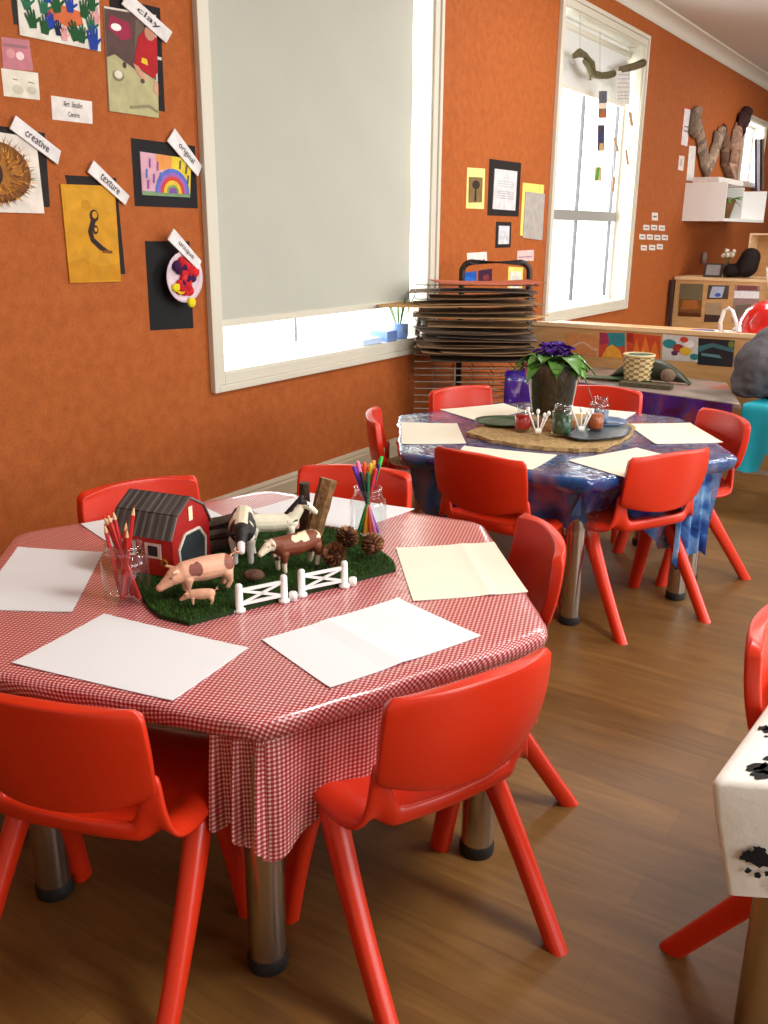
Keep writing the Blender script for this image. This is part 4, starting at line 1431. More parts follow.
# fences
def fence(p0, p1, label):
    p0, p1 = Vector(p0), Vector(p1)
    d = p1 - p0; L_ = d.length
    t = thing('toy_fence', label, 'toy fence', (p0.x, p0.y, TZ), math.atan2(d.y, d.x), 'white toy fence panels')
    for x in (0, L_):
        o = MB().lathe([(.001, 0), (.0105, 0), (.0105, .0055), (.007, .0065), (.0066, .046), (.0062, .050), (.004, .0525), (.001, .053)], 16).build('post', 'white', t, True, loc=(x, 0, .001))
    MB().box(0, L_, -.002, .002, .038, .0435).box(0, L_, -.002, .002, .012, .0175).build('rail', 'white', t)
    for a, b in ((.014, .041), (.041, .014)):
        dd = Vector((L_, 0, b - a)); m_ = Matrix.Translation(Vector((0, 0, a))) @ Matrix.Rotation(-math.atan2(b - a, L_), 4, 'Y')
        MB().box(0, dd.length, -.0016, .0016, -.0022, .0022, mat=m_).build('cross_bar', 'white', t)
    MB().lathe([(.001, 0), (.008, 0), (.008, .014), (.006, .016), (.001, .016)], 14).build('connector', 'white', t, True, loc=(L_ + .018, .0, .001))
    MB().box(-.022, .0, -.003, .003, .001, .005).box(L_, L_ + .014, -.003, .003, .001, .006).build('foot_bar', 'white', t)
    return t


fence((-1.020, 1.094), (-.983, 1.172), 'white toy fence panel nearer to the piglet')
fence((-.974, 1.212), (-.935, 1.292), 'white toy fence panel nearer to the pine cones')


# pine cones
def cone_mesh(s, seed):
    rg = random.Random(seed)
    mb = MB()
    mb.lathe([(.001, .002), (.010, .004), (.014, .014), (.011, .026), (.004, .034), (.001, .036)], 12, lin((58, 34, 22)))
    k = 0
    for lv in range(8):
        z = .003 + .0042 * lv
        rad = .019 * math.sin(pi * (.22 + .70 * lv / 8)) + .003
        for i in range(11):
            a = 2 * pi * (i / 11 + .5 * (lv % 2) / 11) + rg.uniform(-.06, .06)
            w = .0045
            ca, sa = math.cos(a), math.sin(a)
            def P(r_, t_, z_): return (r_ * ca - t_ * sa, r_ * sa + t_ * ca, z_)
            g = rg.uniform(.75, 1.25)
            mb.add([P(.006, -.002, z), P(.006, .002, z), P(rad, w, z + .004), P(rad + .003, 0, z + .0065), P(rad, -w, z + .004), P(rad, 0, z + .0015)],
                   [(0, 5, 4), (0, 1, 2, 5), (5, 2, 3), (5, 3, 4), (1, 0, 4, 3, 2)], tuple(c * g for c in lin(rg.choice([(112, 70, 44), (92, 54, 34), (134, 92, 62)]))))
    return mb


for i, (x, y, s, tilt, lab) in enumerate([(-.992, 1.355, 1.05, .9, 'pine cone nearest the fence, leftmost of the three'), (-1.035, 1.428, 1.05, .3, 'pine cone at the back, in front of pen jar'), (-.950, 1.424, 1.05, -.5, 'pine cone at right corner of the turf')]):
    o = cone_mesh(s, i).build('pine_cone', 'matte', None, loc=(x, y, GZ + .010 + .007 * abs(math.sin(tilt))), rot=(tilt, .3 * i, i))
    o.scale = (s, s, s)
    tag(o, lab, 'pine cone', 'pine cones on the turf')

# stone, upright logs, stacked sticks
o = MB().ball((0, 0, .010), .018, 14, 10, lin((100, 72, 58)), (1.15, .8, .62)).build('stone', 'bark', None, True, loc=(-1.076, 1.196, GZ + .003), rot=(0, 0, R(35)))
tag(o, 'brown stone on the turf behind the fence', 'stone')


def log(name, label, p0, p1, r0, r1, c_bark, c_end, group=None, seed=1):
    p0, p1 = Vector(p0), Vector(p1)
    d = p1 - p0
    mb = MB()
    n, k = 18, 8
    rg = random.Random(seed)
    off = [rg.uniform(.86, 1.12) for _ in range(n)]
    verts, faces, cols = [], [], []
    rot = d.to_track_quat('Z', 'Y').to_matrix()
    for i in range(k + 1):
        for j in range(n):
            a = 2 * pi * j / n
            q = (r0 + (r1 - r0) * i / k) * off[j] * (1 + .04 * math.sin(i * 2 + j))
            verts.append(rot @ Vector((q * math.cos(a), q * math.sin(a), d.length * i / k)))
    for i in range(k):
        for j in range(n):
            faces.append((i * n + j, i * n + (j + 1) % n, (i + 1) * n + (j + 1) % n, (i + 1) * n + j)); cols.append(lin(c_bark))
    faces += [tuple(range(n - 1, -1, -1)), tuple(k * n + j for j in range(n))]; cols += [lin(c_end)] * 2
    mb.add(verts, faces, cols)
    o = mb.build(name, 'bark', None, loc=p0)
    smooth_by_angle(o, 45)
    return tag(o, label, 'log', group)


log('upright_log', 'thin dark upright stick behind the horse', (-1.185, 1.490, GZ), (-1.185, 1.492, GZ + .108), .0125, .0120, (84, 66, 52), (92, 80, 68), 'logs on the toy farm', 4)
log('upright_log', 'thick brown upright log leaning right beside the pen jar', (-1.142, 1.468, GZ + .004), (-1.128, 1.505, GZ + .122), .0175, .0185, (128, 94, 60), (150, 122, 88), 'logs on the toy farm', 5)
dd_ = Vector((math.cos(R(64)), math.sin(R(64)), 0))
lc = Vector((-1.262, 1.325, GZ))
for i, (o_, z_, r_, l_) in enumerate([(.024, .010, .011, .10), (.0, .010, .011, .11), (-.022, .011, .011, .10), (.012, .029, .0105, .11), (-.011, .030, .011, .12), (.0, .048, .011, .11)]):
    pr = Vector((-dd_.y, dd_.x, 0)) * -o_
    a = lc + pr - dd_ * l_ * .5 + Vector((0, 0, z_)); b = lc + pr + dd_ * l_ * .5 + Vector((0, 0, z_ + (.008 if i == 5 else 0)))
    log('stacked_stick', 'short dark stick in the pile beside the barn', a, b, r_, r_ * .95, (74, 60, 50), (96, 78, 62), 'sticks stacked beside the barn', 10 + i)


# glass jars with pencils and pens
def jar(name, label, loc, r, h, group=None, liquid=None, fill=.55, lugs=False):
    t = thing(name, label, 'jar', loc, 0, group)
    prof = [(.001, .004), (r * .80, .002), (r * .93, .003), (r, .012), (r, h * .68), (r * .96, h * .76), (r * .80, h * .83), (r * .76, h * .86), (r * .80, h * .885), (r * .80, h * .90), (r * .76, h * .92), (r * .80, h * .945), (r * .76, h * .965), (r * .78, h), (r * .73, h), (r * .72, h * .85)]
    g = MB().lathe(prof, 32).build('glass_body', 'glass', t, True)
    if liquid:
        q = r * .93
        MB().lathe([(.001, .006), (q * .9, .006), (q, .014), (q, h * fill), (.001, h * fill)], 26, lin(liquid)).build('paint', 'shiny', t, True)
    return t


J1 = Vector((-1.224, 1.020, TZ + .001))
jar('glass_jar', 'clear glass jar holding red pencils at left of the barn', J1, .042, .108)
rg = random.Random(11)
PT = [(.024, -.026, .160), (.012, -.030, .158), (-.010, -.020, .168), (-.004, -.012, .172), (.022, .020, .176), (-.012, .010, .140), (.008, .006, .150), (-.02, -.028, .150)]
ux = Vector((math.cos(R(33)), math.sin(R(33)), 0)); uy = Vector((-ux.y, ux.x, 0))


def pencil(base, tip, c, label, group, r=.0037, wood=True, name='pencil', cat='pencil', cap=None):
    base, tip = Vector(base), Vector(tip)
    d = (tip - base); L_ = d.length; d.normalize()
    t = thing(name, label, cat, base, 0, group)
    rot = d.to_track_quat('Z', 'Y').to_matrix().to_4x4()
    if wood:
        MB().lathe([(.0001, 0), (r, 0), (r, L_ - .018)], 6, lin(c), rot).build('shaft', 'shiny', t)
        MB().lathe([(r, L_ - .018), (r * .35, L_ - .005)], 8, lin((222, 184, 138)), rot).build('sharpened_end', 'matte', t)
        MB().lathe([(r * .35, L_ - .005), (.0002, L_)], 8, lin(c), rot).build('lead', 'matte', t)
    else:
        MB().lathe([(.0001, 0), (r, .001), (r, L_ * .62)], 10, lin(c), rot).build('barrel', 'shiny', t, True)
        MB().lathe([(r * 1.12, L_ * .62), (r * 1.12, L_ - .004), (r * .7, L_), (.0001, L_)], 10, lin(cap or c), rot).build('cap', 'shiny', t, True)
    return t


for i, (a, b, h) in enumerate(PT):
    tip = J1 + ux * (.001 + (b * 1.15 if i < 4 else b)) + uy * (a * .6) + Vector((0, 0, h))
    base = J1 + ux * (.026 - .006 * i if i != 4 else -.006) + uy * (-a * .5) + Vector((0, 0, .007))
    pencil(base, tip, (190, 40, 38), 'red wooden pencil standing in the glass jar beside the barn', 'red pencils in the jar')
J2 = Vector((-1.064, 1.560, TZ + .001))
jar('glass_jar', 'clear glass jar holding coloured pens behind the pine cones', J2, .040, .112)
pens = [((90, 60, 190), -.030, .0, .160, 'purple', (92, 50, 170)), ((232, 120, 170), -.022, .010, .168, 'pink', (238, 130, 180)), ((30, 34, 40), -.014, -.014, .150, 'black', (24, 26, 30)), ((226, 90, 40), -.008, .012, .166, 'orange red', (226, 90, 40)),
        ((20, 130, 90), .000, -.014, .150, 'dark green', (16, 100, 70)), ((240, 200, 40), .006, .006, .165, 'yellow', (240, 200, 40)), ((244, 160, 60), .012, .012, .170, 'light orange', (245, 170, 80)),
        ((200, 50, 60), .016, -.010, .158, 'red', (200, 40, 50)), ((60, 60, 130), .022, -.004, .166, 'navy blue', (30, 30, 90)), ((60, 180, 80), .028, .008, .180, 'bright green', (50, 180, 70))]
for c, a, b, h, nm, cp in pens:
    tip = J2 + ux * a * 1.05 + uy * b + Vector((0, 0, h))
    base = J2 + ux * (-a * .75) + uy * (-b * .8) + Vector((0, 0, .008))
    pencil(base, tip, c, nm + ' felt pen standing in the glass jar', 'felt pens in the jar', .0042, False, 'felt_pen', 'pen', cp)

# ------------------------------------------------------------------ centrepiece of the blue table
zs = TZ + .001
slab_px = [(467, 436), (490, 443), (531, 449.5), (575, 452.5), (602, 452), (626, 441), (636, 430), (618, 420), (560, 416), (500, 420)]
sp_ = [at(x, y, zs) for x, y in slab_px]
sc_ = sum(sp_, Vector()) / len(sp_)
pl = [(p.x - sc_.x, p.y - sc_.y) for p in sp_]
pl2 = []
for i in range(len(pl)):
    a, b = pl[i], pl[(i + 1) % len(pl)]
    for j in range(6):
        q = j / 6
        pl2.append((a[0] + (b[0] - a[0]) * q + random.uniform(-.006, .006), a[1] + (b[1] - a[1]) * q + random.uniform(-.006, .006)))
o = MB().prism(pl2, 0, .012, lin((176, 146, 100))).build('bark_slab', 'bark', None, loc=(sc_.x, sc_.y, zs), recalc=True)
tag(o, 'flat tan bark slab with rough edge in middle of blue table', 'slab')
zb = zs + .013


def oval_plate(name, label, c, a, b, rz, colr, zz, pointed=False):
    mb = MB()
    n = 36
    prof = [(0, .003), (.6, .003), (.85, .005), (1, .012), (.98, .008), (.6, 0), (0, 0)]
    verts, faces = [], []
    for r_, z in prof:
        for j in range(n):
            t_ = 2 * pi * j / n
            k = 1 - (.25 * abs(math.sin(t_)) ** .7 * (1 if pointed else 0)) * abs(math.cos(t_))
            verts.append((max(r_, .001) * a * math.cos(t_), max(r_, .001) * b * math.sin(t_) * k, z))
    for i in range(len(prof) - 1):
        for j in range(n):
            q = (j + 1) % n
            faces.append((i * n + j, i * n + q, (i + 1) * n + q, (i + 1) * n + j))
    mb.add(verts, faces, lin(colr))
    o = mb.build(name, 'leaf', None, True, loc=(c[0], c[1], zz), rot=(0, 0, rz), recalc=True)
    return tag(o, label, 'plate')


oval_plate('leaf_plate', 'green oval leaf plate left of the red paint jar', (-1.325, 2.775), .105, .085, R(30), (52, 84, 50), zb + .001)
oval_plate('leaf_plate', 'dark slate coloured leaf plate under the amber paint jar', (-1.000, 2.80), .150, .095, R(80), (66, 76, 82), zb + .001, True)
oval_plate('round_plate', 'blue plate behind the amber paint jar', (-1.045, 2.975), .075, .075, 0, (84, 110, 150), zb + .001)

PC = Vector((-1.187, 2.838, 0))
wb_ = MB().box(-.055, .055, -.035, .035, 0, .034, lin((168, 118, 78))).build('wood_block', 'bark', None, loc=(-1.148, 2.80, zb), rot=(0, 0, R(33)))
tag(wb_, 'small tan wooden block under the glass plant pot', 'block')
t = thing('potted_plant', 'purple primrose in clear glass pot packed with soil', 'potted plant', (PC.x, PC.y, zb + .035))
pr_ = [(.001, 0), (.060, 0), (.064, .006), (.086, .128), (.094, .132), (.100, .180), (.104, .184), (.100, .186), (.094, .182)]
MB().lathe(pr_, 40).build('pot', 'glass', t, True)
MB().lathe([(.001, .004), (.056, .004), (.061, .010), (.083, .127), (.088, .136), (.093, .170), (.001, .176)], 32, lin((74, 62, 46))).build('soil', 'bark', t, True)
rg = random.Random(4)


def leaf_blade(mb, base, direction, length, width, droop, col, up=.6):
    d = Vector(direction).normalized(); side = d.cross(Vector((0, 0, 1))).normalized()
    P = []
    for i in range(8):
        q = i / 7
        w = width * math.sin(pi * min(1, .12 + q * .88)) ** .8
        p = Vector(base) + d * length * q + Vector((0, 0, length * (up * q - droop * q * q)))
        P.append([p - side * w * .5 + Vector((0, 0, .006)), p - side * w * .25, p, p + side * w * .25, p + side * w * .5 + Vector((0, 0, .006))])
    mb.grid(P, col)


mb = MB()
for i in range(26):
    a = 2 * pi * i / 26 + rg.uniform(-.2, .2)
    g = rg.uniform(.75, 1.3)
    leaf_blade(mb, (.03 * math.cos(a), .03 * math.sin(a), .168 + .01 * (i % 3)), (math.cos(a), math.sin(a), 0), rg.uniform(.08, .115), rg.uniform(.055, .075), rg.uniform(.8, 1.3), tuple(c * g for c in lin((84, 132, 50))), rg.uniform(.6, .9))
mb.build('leaves', 'leaf', t, True)
for i in range(20):
    a, q = rg.uniform(0, 2 * pi), rg.uniform(.0, .06)
    fl = MB()
    cx, cy, cz = q * math.cos(a), q * math.sin(a), .222 + rg.uniform(-.012, .014) - q * .25
    for k in range(5):
        b_ = 2 * pi * k / 5 + rg.random()
        leaf_blade(fl, (0, 0, 0), (math.cos(b_), math.sin(b_), 0), .026, .026, .5, lin(rg.choice([(66, 24, 130), (84, 34, 150), (50, 18, 105)])), .55)
    f_ = fl.build('flower', 'leaf', t, True, loc=(cx, cy, cz), rot=(rg.uniform(-.5, .5), rg.uniform(-.5, .5), 0))
    MB().ball((0, 0, .004), .004, 8, 6, lin((236, 190, 40))).build('flower_eye', 'leaf', f_, True)
for r_, label, xy, liq, hh, fill in ((.028, 'small jar of red paint at left of plant pot', (-1.222, 2.692), (178, 18, 18), .082, .62), (.033, 'jar of dark green paint in front of plant pot', (-1.090, 2.700), (10, 66, 34), .100, .66),
                                     (.028, 'jar of amber paint right of plant pot', (-1.027, 2.832), (170, 80, 24), .092, .58), (.029, 'jar of blue grey liquid with brush behind the amber jar', (-1.050, 2.935), (96, 116, 150), .092, .5)):
    jar('paint_jar', label, (xy[0], xy[1], zb + .006), r_, hh, 'paint jars round the plant pot', liq, fill)
t = thing('paint_brush', 'thin paint brush leaning out of the rear paint jar', 'brush', (-1.045, 2.93, zb + .012))
MB().tube([(0, 0, 0), (-.065, -.01, .15)], .0022, 8, lin((130, 90, 60))).build('handle', 'shiny', t, True)
MB().tube([(-.0650, -.01, .15), (-.072, -.011, .167)], [.0025, .001], 8, lin((70, 60, 60))).build('bristles', 'matte', t, True)


def swab_bunch(c, label):
    for i, (dx, dy, lean_) in enumerate([(-.012, 0, -.030), (.0, .004, -.004), (.010, -.002, .026), (.004, -.006, .016)]):
        base = Vector((c[0], c[1], zb + .006)) + ux * dx * .5
        t = thing('cotton_bud', label, 'cotton bud', base, 0, label.replace('white cotton bud', 'cotton buds'))
        tip = ux * lean_ + Vector((0, 0, .078 - .006 * i))
        MB().tube([(0, 0, .002), tip], .0028, 8, lin((240, 238, 232))).build('stick', 'matte', t, True)
        MB().ball(tip, .0062, 10, 8, lin((246, 244, 238)), (1, 1, 1.4)).build('cotton_tip', 'matte', t, True)
        MB().ball((0, 0, .009), .0062, 10, 8, lin((246, 244, 238)), (1, 1, 1.4)).build('cotton_tip', 'matte', t, True)


swab_bunch((-1.158, 2.672), 'white cotton bud standing in the bunch between red and green jars')
swab_bunch((-1.056, 2.785), 'white cotton bud standing in the bunch left of the amber jar')

# ------------------------------------------------------------------ window sill things
o = MB().lathe([(.001, 0), (.042, 0), (.048, .012), (.048, .07), (.044, .074), (.001, .07)], 22, lin((130, 165, 225))).build('plant_tub', 'shiny', None, True)
root = thing('sprouting_pot', 'blue pot of green shoots on the nearer window sill', 'potted plant', (WX - .045, 3.93, W1[2] + .009))
o.parent = root; o.name = 'pot'
mb = MB()
for i in range(9):
    a = rg.uniform(0, 2 * pi)
    leaf_blade(mb, (.015 * math.cos(a), .015 * math.sin(a), .06), (math.cos(a), math.sin(a), 0), rg.uniform(.05, .07), .012, .3, lin((96, 140, 60)), 2.6)
mb.build('shoots', 'leaf', root, True)
o = MB().box(-.05, .05, -.045, .045, 0, .05, lin((120, 150, 215))).build('blue_box', 'shiny', None, loc=(WX - .05, 3.80, W1[2] + .009)); tag(o, 'small blue box beside the sprouting pot on sill', 'box')
o = MB().box(-.04, .04, -.08, .08, 0, .026, lin((190, 212, 245))).build('blue_tray', 'shiny', None, loc=(WX - .05, 3.64, W1[2] + .009)); tag(o, 'low pale blue tray at left of the blue box on sill', 'tray')
o = MB().box(-.003, .003, -.05, .05, 0, .155, lin((214, 210, 210))).build('white_card', 'matte', None, loc=(WX - .015, 4.06, W1[2] + .01), rot=(R(-10), R(6), R(18))); tag(o, 'blank white card propped at right end of the sill', 'card')
o = MB().box(-.004, .004, -.004, .004, 0, .20, lin((120, 120, 120))).build('window_winder', 'matte', None, loc=(WX - .10, 3.17, W1[2] + .06)); tag(o, 'thin grey winder bar seen under the large blind', 'winder')

# ------------------------------------------------------------------ hanging branch mobile in the farther window
hx_ = WX + .02


def hp(x, y): return onwall(x, y, hx_)


t = thing('hanging_branch', 'curly lichen branch hung on threads across the farther window', 'branch', hp(604, 72))
o0 = t.location
pts = [(573, 56), (578, 53), (584, 55), (588, 59), (590, 64), (592, 70), (594, 74), (600, 76), (607, 75.5), (613, 73.5)]
MB().tube([hp(*p) - o0 + Vector((random.uniform(-.01, .01), 0, 0)) for p in pts], [.016, .026, .018, .020, .026, .028, .024, .022, .024, .022], 10, lin((92, 84, 58))).build('main_stem', 'bark', t, True)
MB().tube([hp(*p) - o0 for p in [(584, 61), (588, 66), (591, 73), (590, 80)]], [.012, .016, .018, .008], 8, lin((104, 100, 70))).build('side_twig', 'bark', t, True)
mb = MB()
for p, q in (((580, 53), (580, 12)), ((600, 75), (600, 30))):
    mb.tube([hp(*p) - o0, hp(*q) - o0], .0015, 5, lin((150, 150, 140)))
mb.build('thread', 'matte', t)
o = MB().tube([hp(*p) - hp(632, 67) for p in [(621, 69.5), (628, 68), (634, 66.5), (643, 63)]], [.020, .024, .026, .028], 10, lin((104, 90, 66))).build('driftwood_stick', 'bark', None, True, loc=hp(632, 67))
tag(o, 'short straight stick across the right edge of farther window', 'stick')
MB().box(-.003, .003, -.003, .003, -.6, .0, lin((200, 200, 200)))


def hang(name, label, px, colr, shapes=(), group=None, top=None):
    Q = [hp(*p) for p in px]
    c = sum(Q, Vector()) / 4
    t = thing(name, label, 'hanging', c, 0, group)
    sheet_mesh(Q, .004, list(shapes), colr, org=c).build('pendant', 'matte', t)
    x = (px[0][0] + px[1][0]) / 2
    MB().tube([hp(x, px[0][1]) - c, hp(top[0] if top else x + .5, top[1] if top else 75) - c], .0012, 5, lin((190, 190, 185))).build('thread', 'matte', t)
    return t


hang('hanging_poem', 'long white strip of printed paper hung from the branch', [(615, 71), (630, 71), (629, 104), (616, 104)], (212, 208, 200), [([(.1, y), (.9, y), (.9, y + .03), (.1, y + .03)], (170, 166, 176)) for y in (.15, .25, .35, .5, .62, .75, .87)])
hang('hanging_photo', 'upper pair of small photos hung from the branch', [(598.5, 91), (606.5, 91), (606, 118), (598, 118)], (120, 100, 80), [([(0, .55), (1, .6), (1, 1), (0, .95)], (92, 92, 104)), ([(0, .35), (1, .35), (1, .55), (0, .55)], (225, 205, 180)), ([(0, 0), (1, 0), (.9, .3), (.4, .3)], (170, 96, 60))])
hang('hanging_photo', 'lower small photos hung under the upper pair', [(597.5, 125), (604, 125), (603.5, 151), (597, 151)], (70, 60, 70), [([(0, .35), (1, .35), (1, .75), (0, .7)], (60, 56, 96)), ([(.2, 0), (.9, 0), (.8, .3), (.3, .3)], (196, 160, 100))], top=(602, 118))
hang('hanging_leaf', 'green and tan paper leaf hung lowest in the window', [(594.5, 167), (601.5, 167), (601, 181), (594, 181)], (196, 176, 140), [([(.0, .0), (.5, .1), (.7, 1), (.3, 1)], (90, 150, 50))], top=(600, 151))
for px, tp_ in (([(628, 112), (631, 112), (633, 126), (630, 126)], (630, 70)), ([(612.5, 138), (615, 137.5), (619, 151), (616.5, 152)], (614, 76)), ([(624.5, 150), (626.5, 150), (629, 164.5), (626.5, 165)], (626, 72)), ([(612.5, 177), (615, 177), (614, 192), (611.5, 192)], (613, 76))):
    hang('hanging_twig', 'small tan twig hung on a thread in the farther window', px, (176, 146, 112), (), 'hanging twigs in the farther window', tp_)

# ------------------------------------------------------------------ far end of the long wall: bark pieces, shelf
def bark_piece(label, pts, w, c, lay=.04):
    mb = MB()
    rgb_ = random.Random(len(label))
    if not isinstance(w, list): w = [w] * len(pts)
    p2, w2 = [], []
    for i in range(len(pts) - 1):
        for k in range(4):
            q = k / 4
            p2.append((pts[i][0] * (1 - q) + pts[i + 1][0] * q + rgb_.uniform(-.6, .6), pts[i][1] * (1 - q) + pts[i + 1][1] * q))
            w2.append((w[i] * (1 - q) + w[i + 1] * q) * rgb_.uniform(.6, 1.25))
    pts, w = p2 + [pts[-1]], w2 + [w[-1] * .4]
    Q = [onwall(x, y, WX + lay) for x, y in pts]
    o0 = Q[len(Q) // 2]
    P = []
    for i, p in enumerate(Q):
        ww = (w[i] if isinstance(w, list) else w) * .72
        d = (Q[min(i + 1, len(Q) - 1)] - Q[max(i - 1, 0)]).normalized()
        s_ = Vector((0, d.z, -d.y))
        P.append([p + s_ * ww * k + Vector((.05 * (1 - k * k) - .03, 0, 0)) - o0 for k in (-1, -.5, 0, .5, 1)])
    mb.grid(P, [tuple(v * g_ for v in lin(c)) for g_ in [random.uniform(.6, 1.4) for _ in range((len(P) - 1) * 4)]])
    o = mb.build('bark_piece', 'bark', None, True, loc=o0)
    mods(o, ('SOLIDIFY', dict(thickness=.012)))
    return tag(o, label, 'bark', 'bark pieces on the far wall')


bark_piece('zigzag bark strip, leftmost above the white shelf', [(700, 109), (696, 122), (701, 132), (704, 150), (708, 172), (713, 160), (719, 142), (723, 128)], [.05, .16, .10, .10, .07, .12, .14, .06], (150, 128, 110))
bark_piece('ragged brown bark strip between zigzag bark and the small window', [(724, 130), (727, 145), (726, 160), (731, 178)], [.10, .12, .08, .05], (112, 84, 66))
bark_piece('broad pale bark piece beside the small far window', [(741, 126), (738, 142), (736, 158), (734, 172), (731, 184)], [.15, .22, .22, .2, .14], (166, 130, 110))
bark_piece('dark narrow bark above the broad pale bark', [(750, 112), (745, 122), (742, 132)], [.12, .22, .2], (62, 40, 38), .06)
mb = MB()
o0 = onwall(758, 172, WX + .05)
for i, (x, c) in enumerate([(756, (80, 76, 120)), (758.5, (226, 220, 220)), (761, (56, 50, 70)), (763, (150, 130, 120))]):
    mb.grid([[onwall(x - 1.2, y, WX + .05) - o0 for y in (140, 158, 176, 192 - i)], [onwall(x + 1.2, y, WX + .05) - o0 for y in (138, 158, 176, 192 - i)]], lin(c))
tag(mb.build('fabric_strips', 'matte', None, loc=o0), 'strips of coloured cloth hanging beside the small far window', 'cloth')

zs0, zs1 = 1.20, 1.50
sx1 = WX + .36
SL = 1.62
t = thing('wall_shelf', 'white open box shelf fixed high on the far wall', 'shelf', (WX, 8.55, zs0))
MB().box(0, .36, 0, .02, 0, .32).build('end_panel', 'white', t)
MB().box(0, .36, .02, SL, 0, .025).build('bottom_board', 'white', t)
MB().box(0, .02, .02, SL, .025, .30).build('back_board', 'white', t)
for yy in (.62, SL - .022):
    MB().box(0, .36, yy, yy + .022, .025, .30).build('divider', 'white', t)
t = thing('planter_basket', 'brown basket of green trailing plant on the white wall shelf', 'basket', (WX + .21, 8.93, zs0 + .026))
MB().lathe([(.001, 0), (.10, 0), (.14, .17), (.13, .17), (.10, .16), (.001, .16)], 16, lin((108, 78, 44)), Matrix.Diagonal((1, 1.6, .95, 1))).build('basket_body', 'matte', t, True)
mb = MB()
for i in range(22):
    a = rg.uniform(0, 2 * pi)
    leaf_blade(mb, (.06 * math.cos(a), .13 * math.sin(a), .125), (math.cos(a), math.sin(a), 0), rg.uniform(.10, .15), .05, rg.uniform(.5, 1.1), lin((74, 150, 50)), .9)
mb.build('leaves', 'leaf', t, True)
o = MB().box(0, .22, 0, .9, 0, .045, lin((226, 220, 214))).build('paper_stack', 'matte', None, loc=(WX + .06, 8.62, zs0 + .32)); tag(o, 'flat white box lying on top of the wall shelf end', 'box')
o.location = (WX + .06, 8.56, zs0 + .3205)
o.parent = None
o['label'] = 'flat white box lying on top of the white wall shelf'
MB_ = None
o.data.transform(Matrix.Diagonal((1, .02, 1, 1))) if False else None

# ------------------------------------------------------------------ drying rack with cardboard sheets
RX, RY = -2.075, 4.205
t = thing('drying_rack', 'black framed wire drying rack in front of the window corner', 'rack', (RX, RY, 0), R(33))
# local x runs across the picture, local y away
hw = .175
zt = .955
fm = MB()
pp = [(-hw, .20, .02), (-hw, .20, zt - .05)] + [(-hw + .05 - .05 * math.cos(a), .20, zt - .05 + .05 * math.sin(a)) for a in [pi / 2 * i / 6 for i in range(1, 7)]] + [(hw - .05 + .05 * math.sin(a), .20, zt - .05 + .05 * math.cos(a)) for a in [pi / 2 * i / 6 for i in range(0, 7)]] + [(hw, .20, .02)]
fm.tube(pp, .0155, 10)
fm.box(hw - .012, hw + .022, .17, .23, .02, .80)
fm.tube([(-hw, -.12, .02), (-hw, .22, .02)], .012, 8).tube([(hw, -.12, .02), (hw, .22, .02)], .012, 8).tube([(-hw, -.12, .02), (hw, -.12, .02)], .012, 8).tube([(-hw, .22, .02), (hw, .22, .02)], .012, 8)
fm.build('frame', 'blackmetal', t, True)
NS = 24
for i in range(NS):
    z = .08 + i * .0338
    w_ = MB()
    w_.tube([(-.42, -.12, z), (hw, -.12, z), (hw, .20, z), (-.42, .20, z), (-.42, -.12, z)], .0030, 6)
    for k in range(1, 6):
        w_.tube([(-.42 + k * .10, -.12, z), (-.42 + k * .10, .20, z)], .002, 5)
    w_.build('wire_shelf', 'wire', t)
w_ = MB().tube([(-.22, -.125, .02), (-.22, -.125, .46)], .004, 6)
w_.build('upright_wire', 'wire', t)
mrot = Matrix.Translation((RX, RY, 0)) @ Matrix.Rotation(R(33), 4, 'Z')
rg = random.Random(21)
tans = [(150, 116, 80), (128, 98, 70), (112, 86, 64), (168, 134, 94), (96, 76, 62), (140, 110, 82), (120, 104, 92)]
slots = [23, 22, 21, 20, 20, 19, 18, 18, 17, 16, 16, 15, 15, 14, 14, 13, 13, 12]
seen_ = {}
for i, s in enumerate(slots):
    z = .08 + s * .0338 + .0045
    if s in seen_: z += .010
    seen_[s] = 1
    hw_, hd_ = rg.uniform(.24, .31), rg.uniform(.13, .17)
    cx = .17 - hw_ + rg.uniform(-.05, .04); c = rg.choice(tans); sag = rg.uniform(-.008, .012)
    lab = 'sheet of brown cardboard resting on a wire of the drying rack'; rz = rg.uniform(-.14, .14); grp = 'cardboard sheets on the drying rack'; tilt = rg.uniform(-.006, .006)
    if i == 0: c, lab, hw_, cx = (172, 92, 66), 'reddish painted sheet on top of the drying rack', .26, -.08
    if i == 3: c, lab, hw_, cx, rz = (178, 138, 88), 'tan cardboard sheet sticking out far left of the rack', .37, -.26, .2
    if i == 6: c, lab, hw_, cx, rz = (196, 156, 102), 'pale tan cardboard with a corner jutting out right of the rack', .26, -.03, -.5
    P = []
    for a in range(9):
        row = []
        for b in range(5):
            u_, v_ = -1 + a / 4, -1 + b / 2
            x = cx + hw_ * u_; y = -.03 + hd_ * v_
            row.append(mrot @ Vector((x * math.cos(rz) - y * math.sin(rz), x * math.sin(rz) + y * math.cos(rz), z + sag * u_ * u_ + tilt * u_)))
        P.append(row)
    c0 = P[4][2]
    P = [[p - c0 for p in r_] for r_ in P]
    o = MB().grid(P, lin(c)).build('cardboard_sheet', 'card', None, loc=c0)
    mods(o, ('SOLIDIFY', dict(thickness=.0035, offset=1)))
    tag(o, lab, 'cardboard', grp)

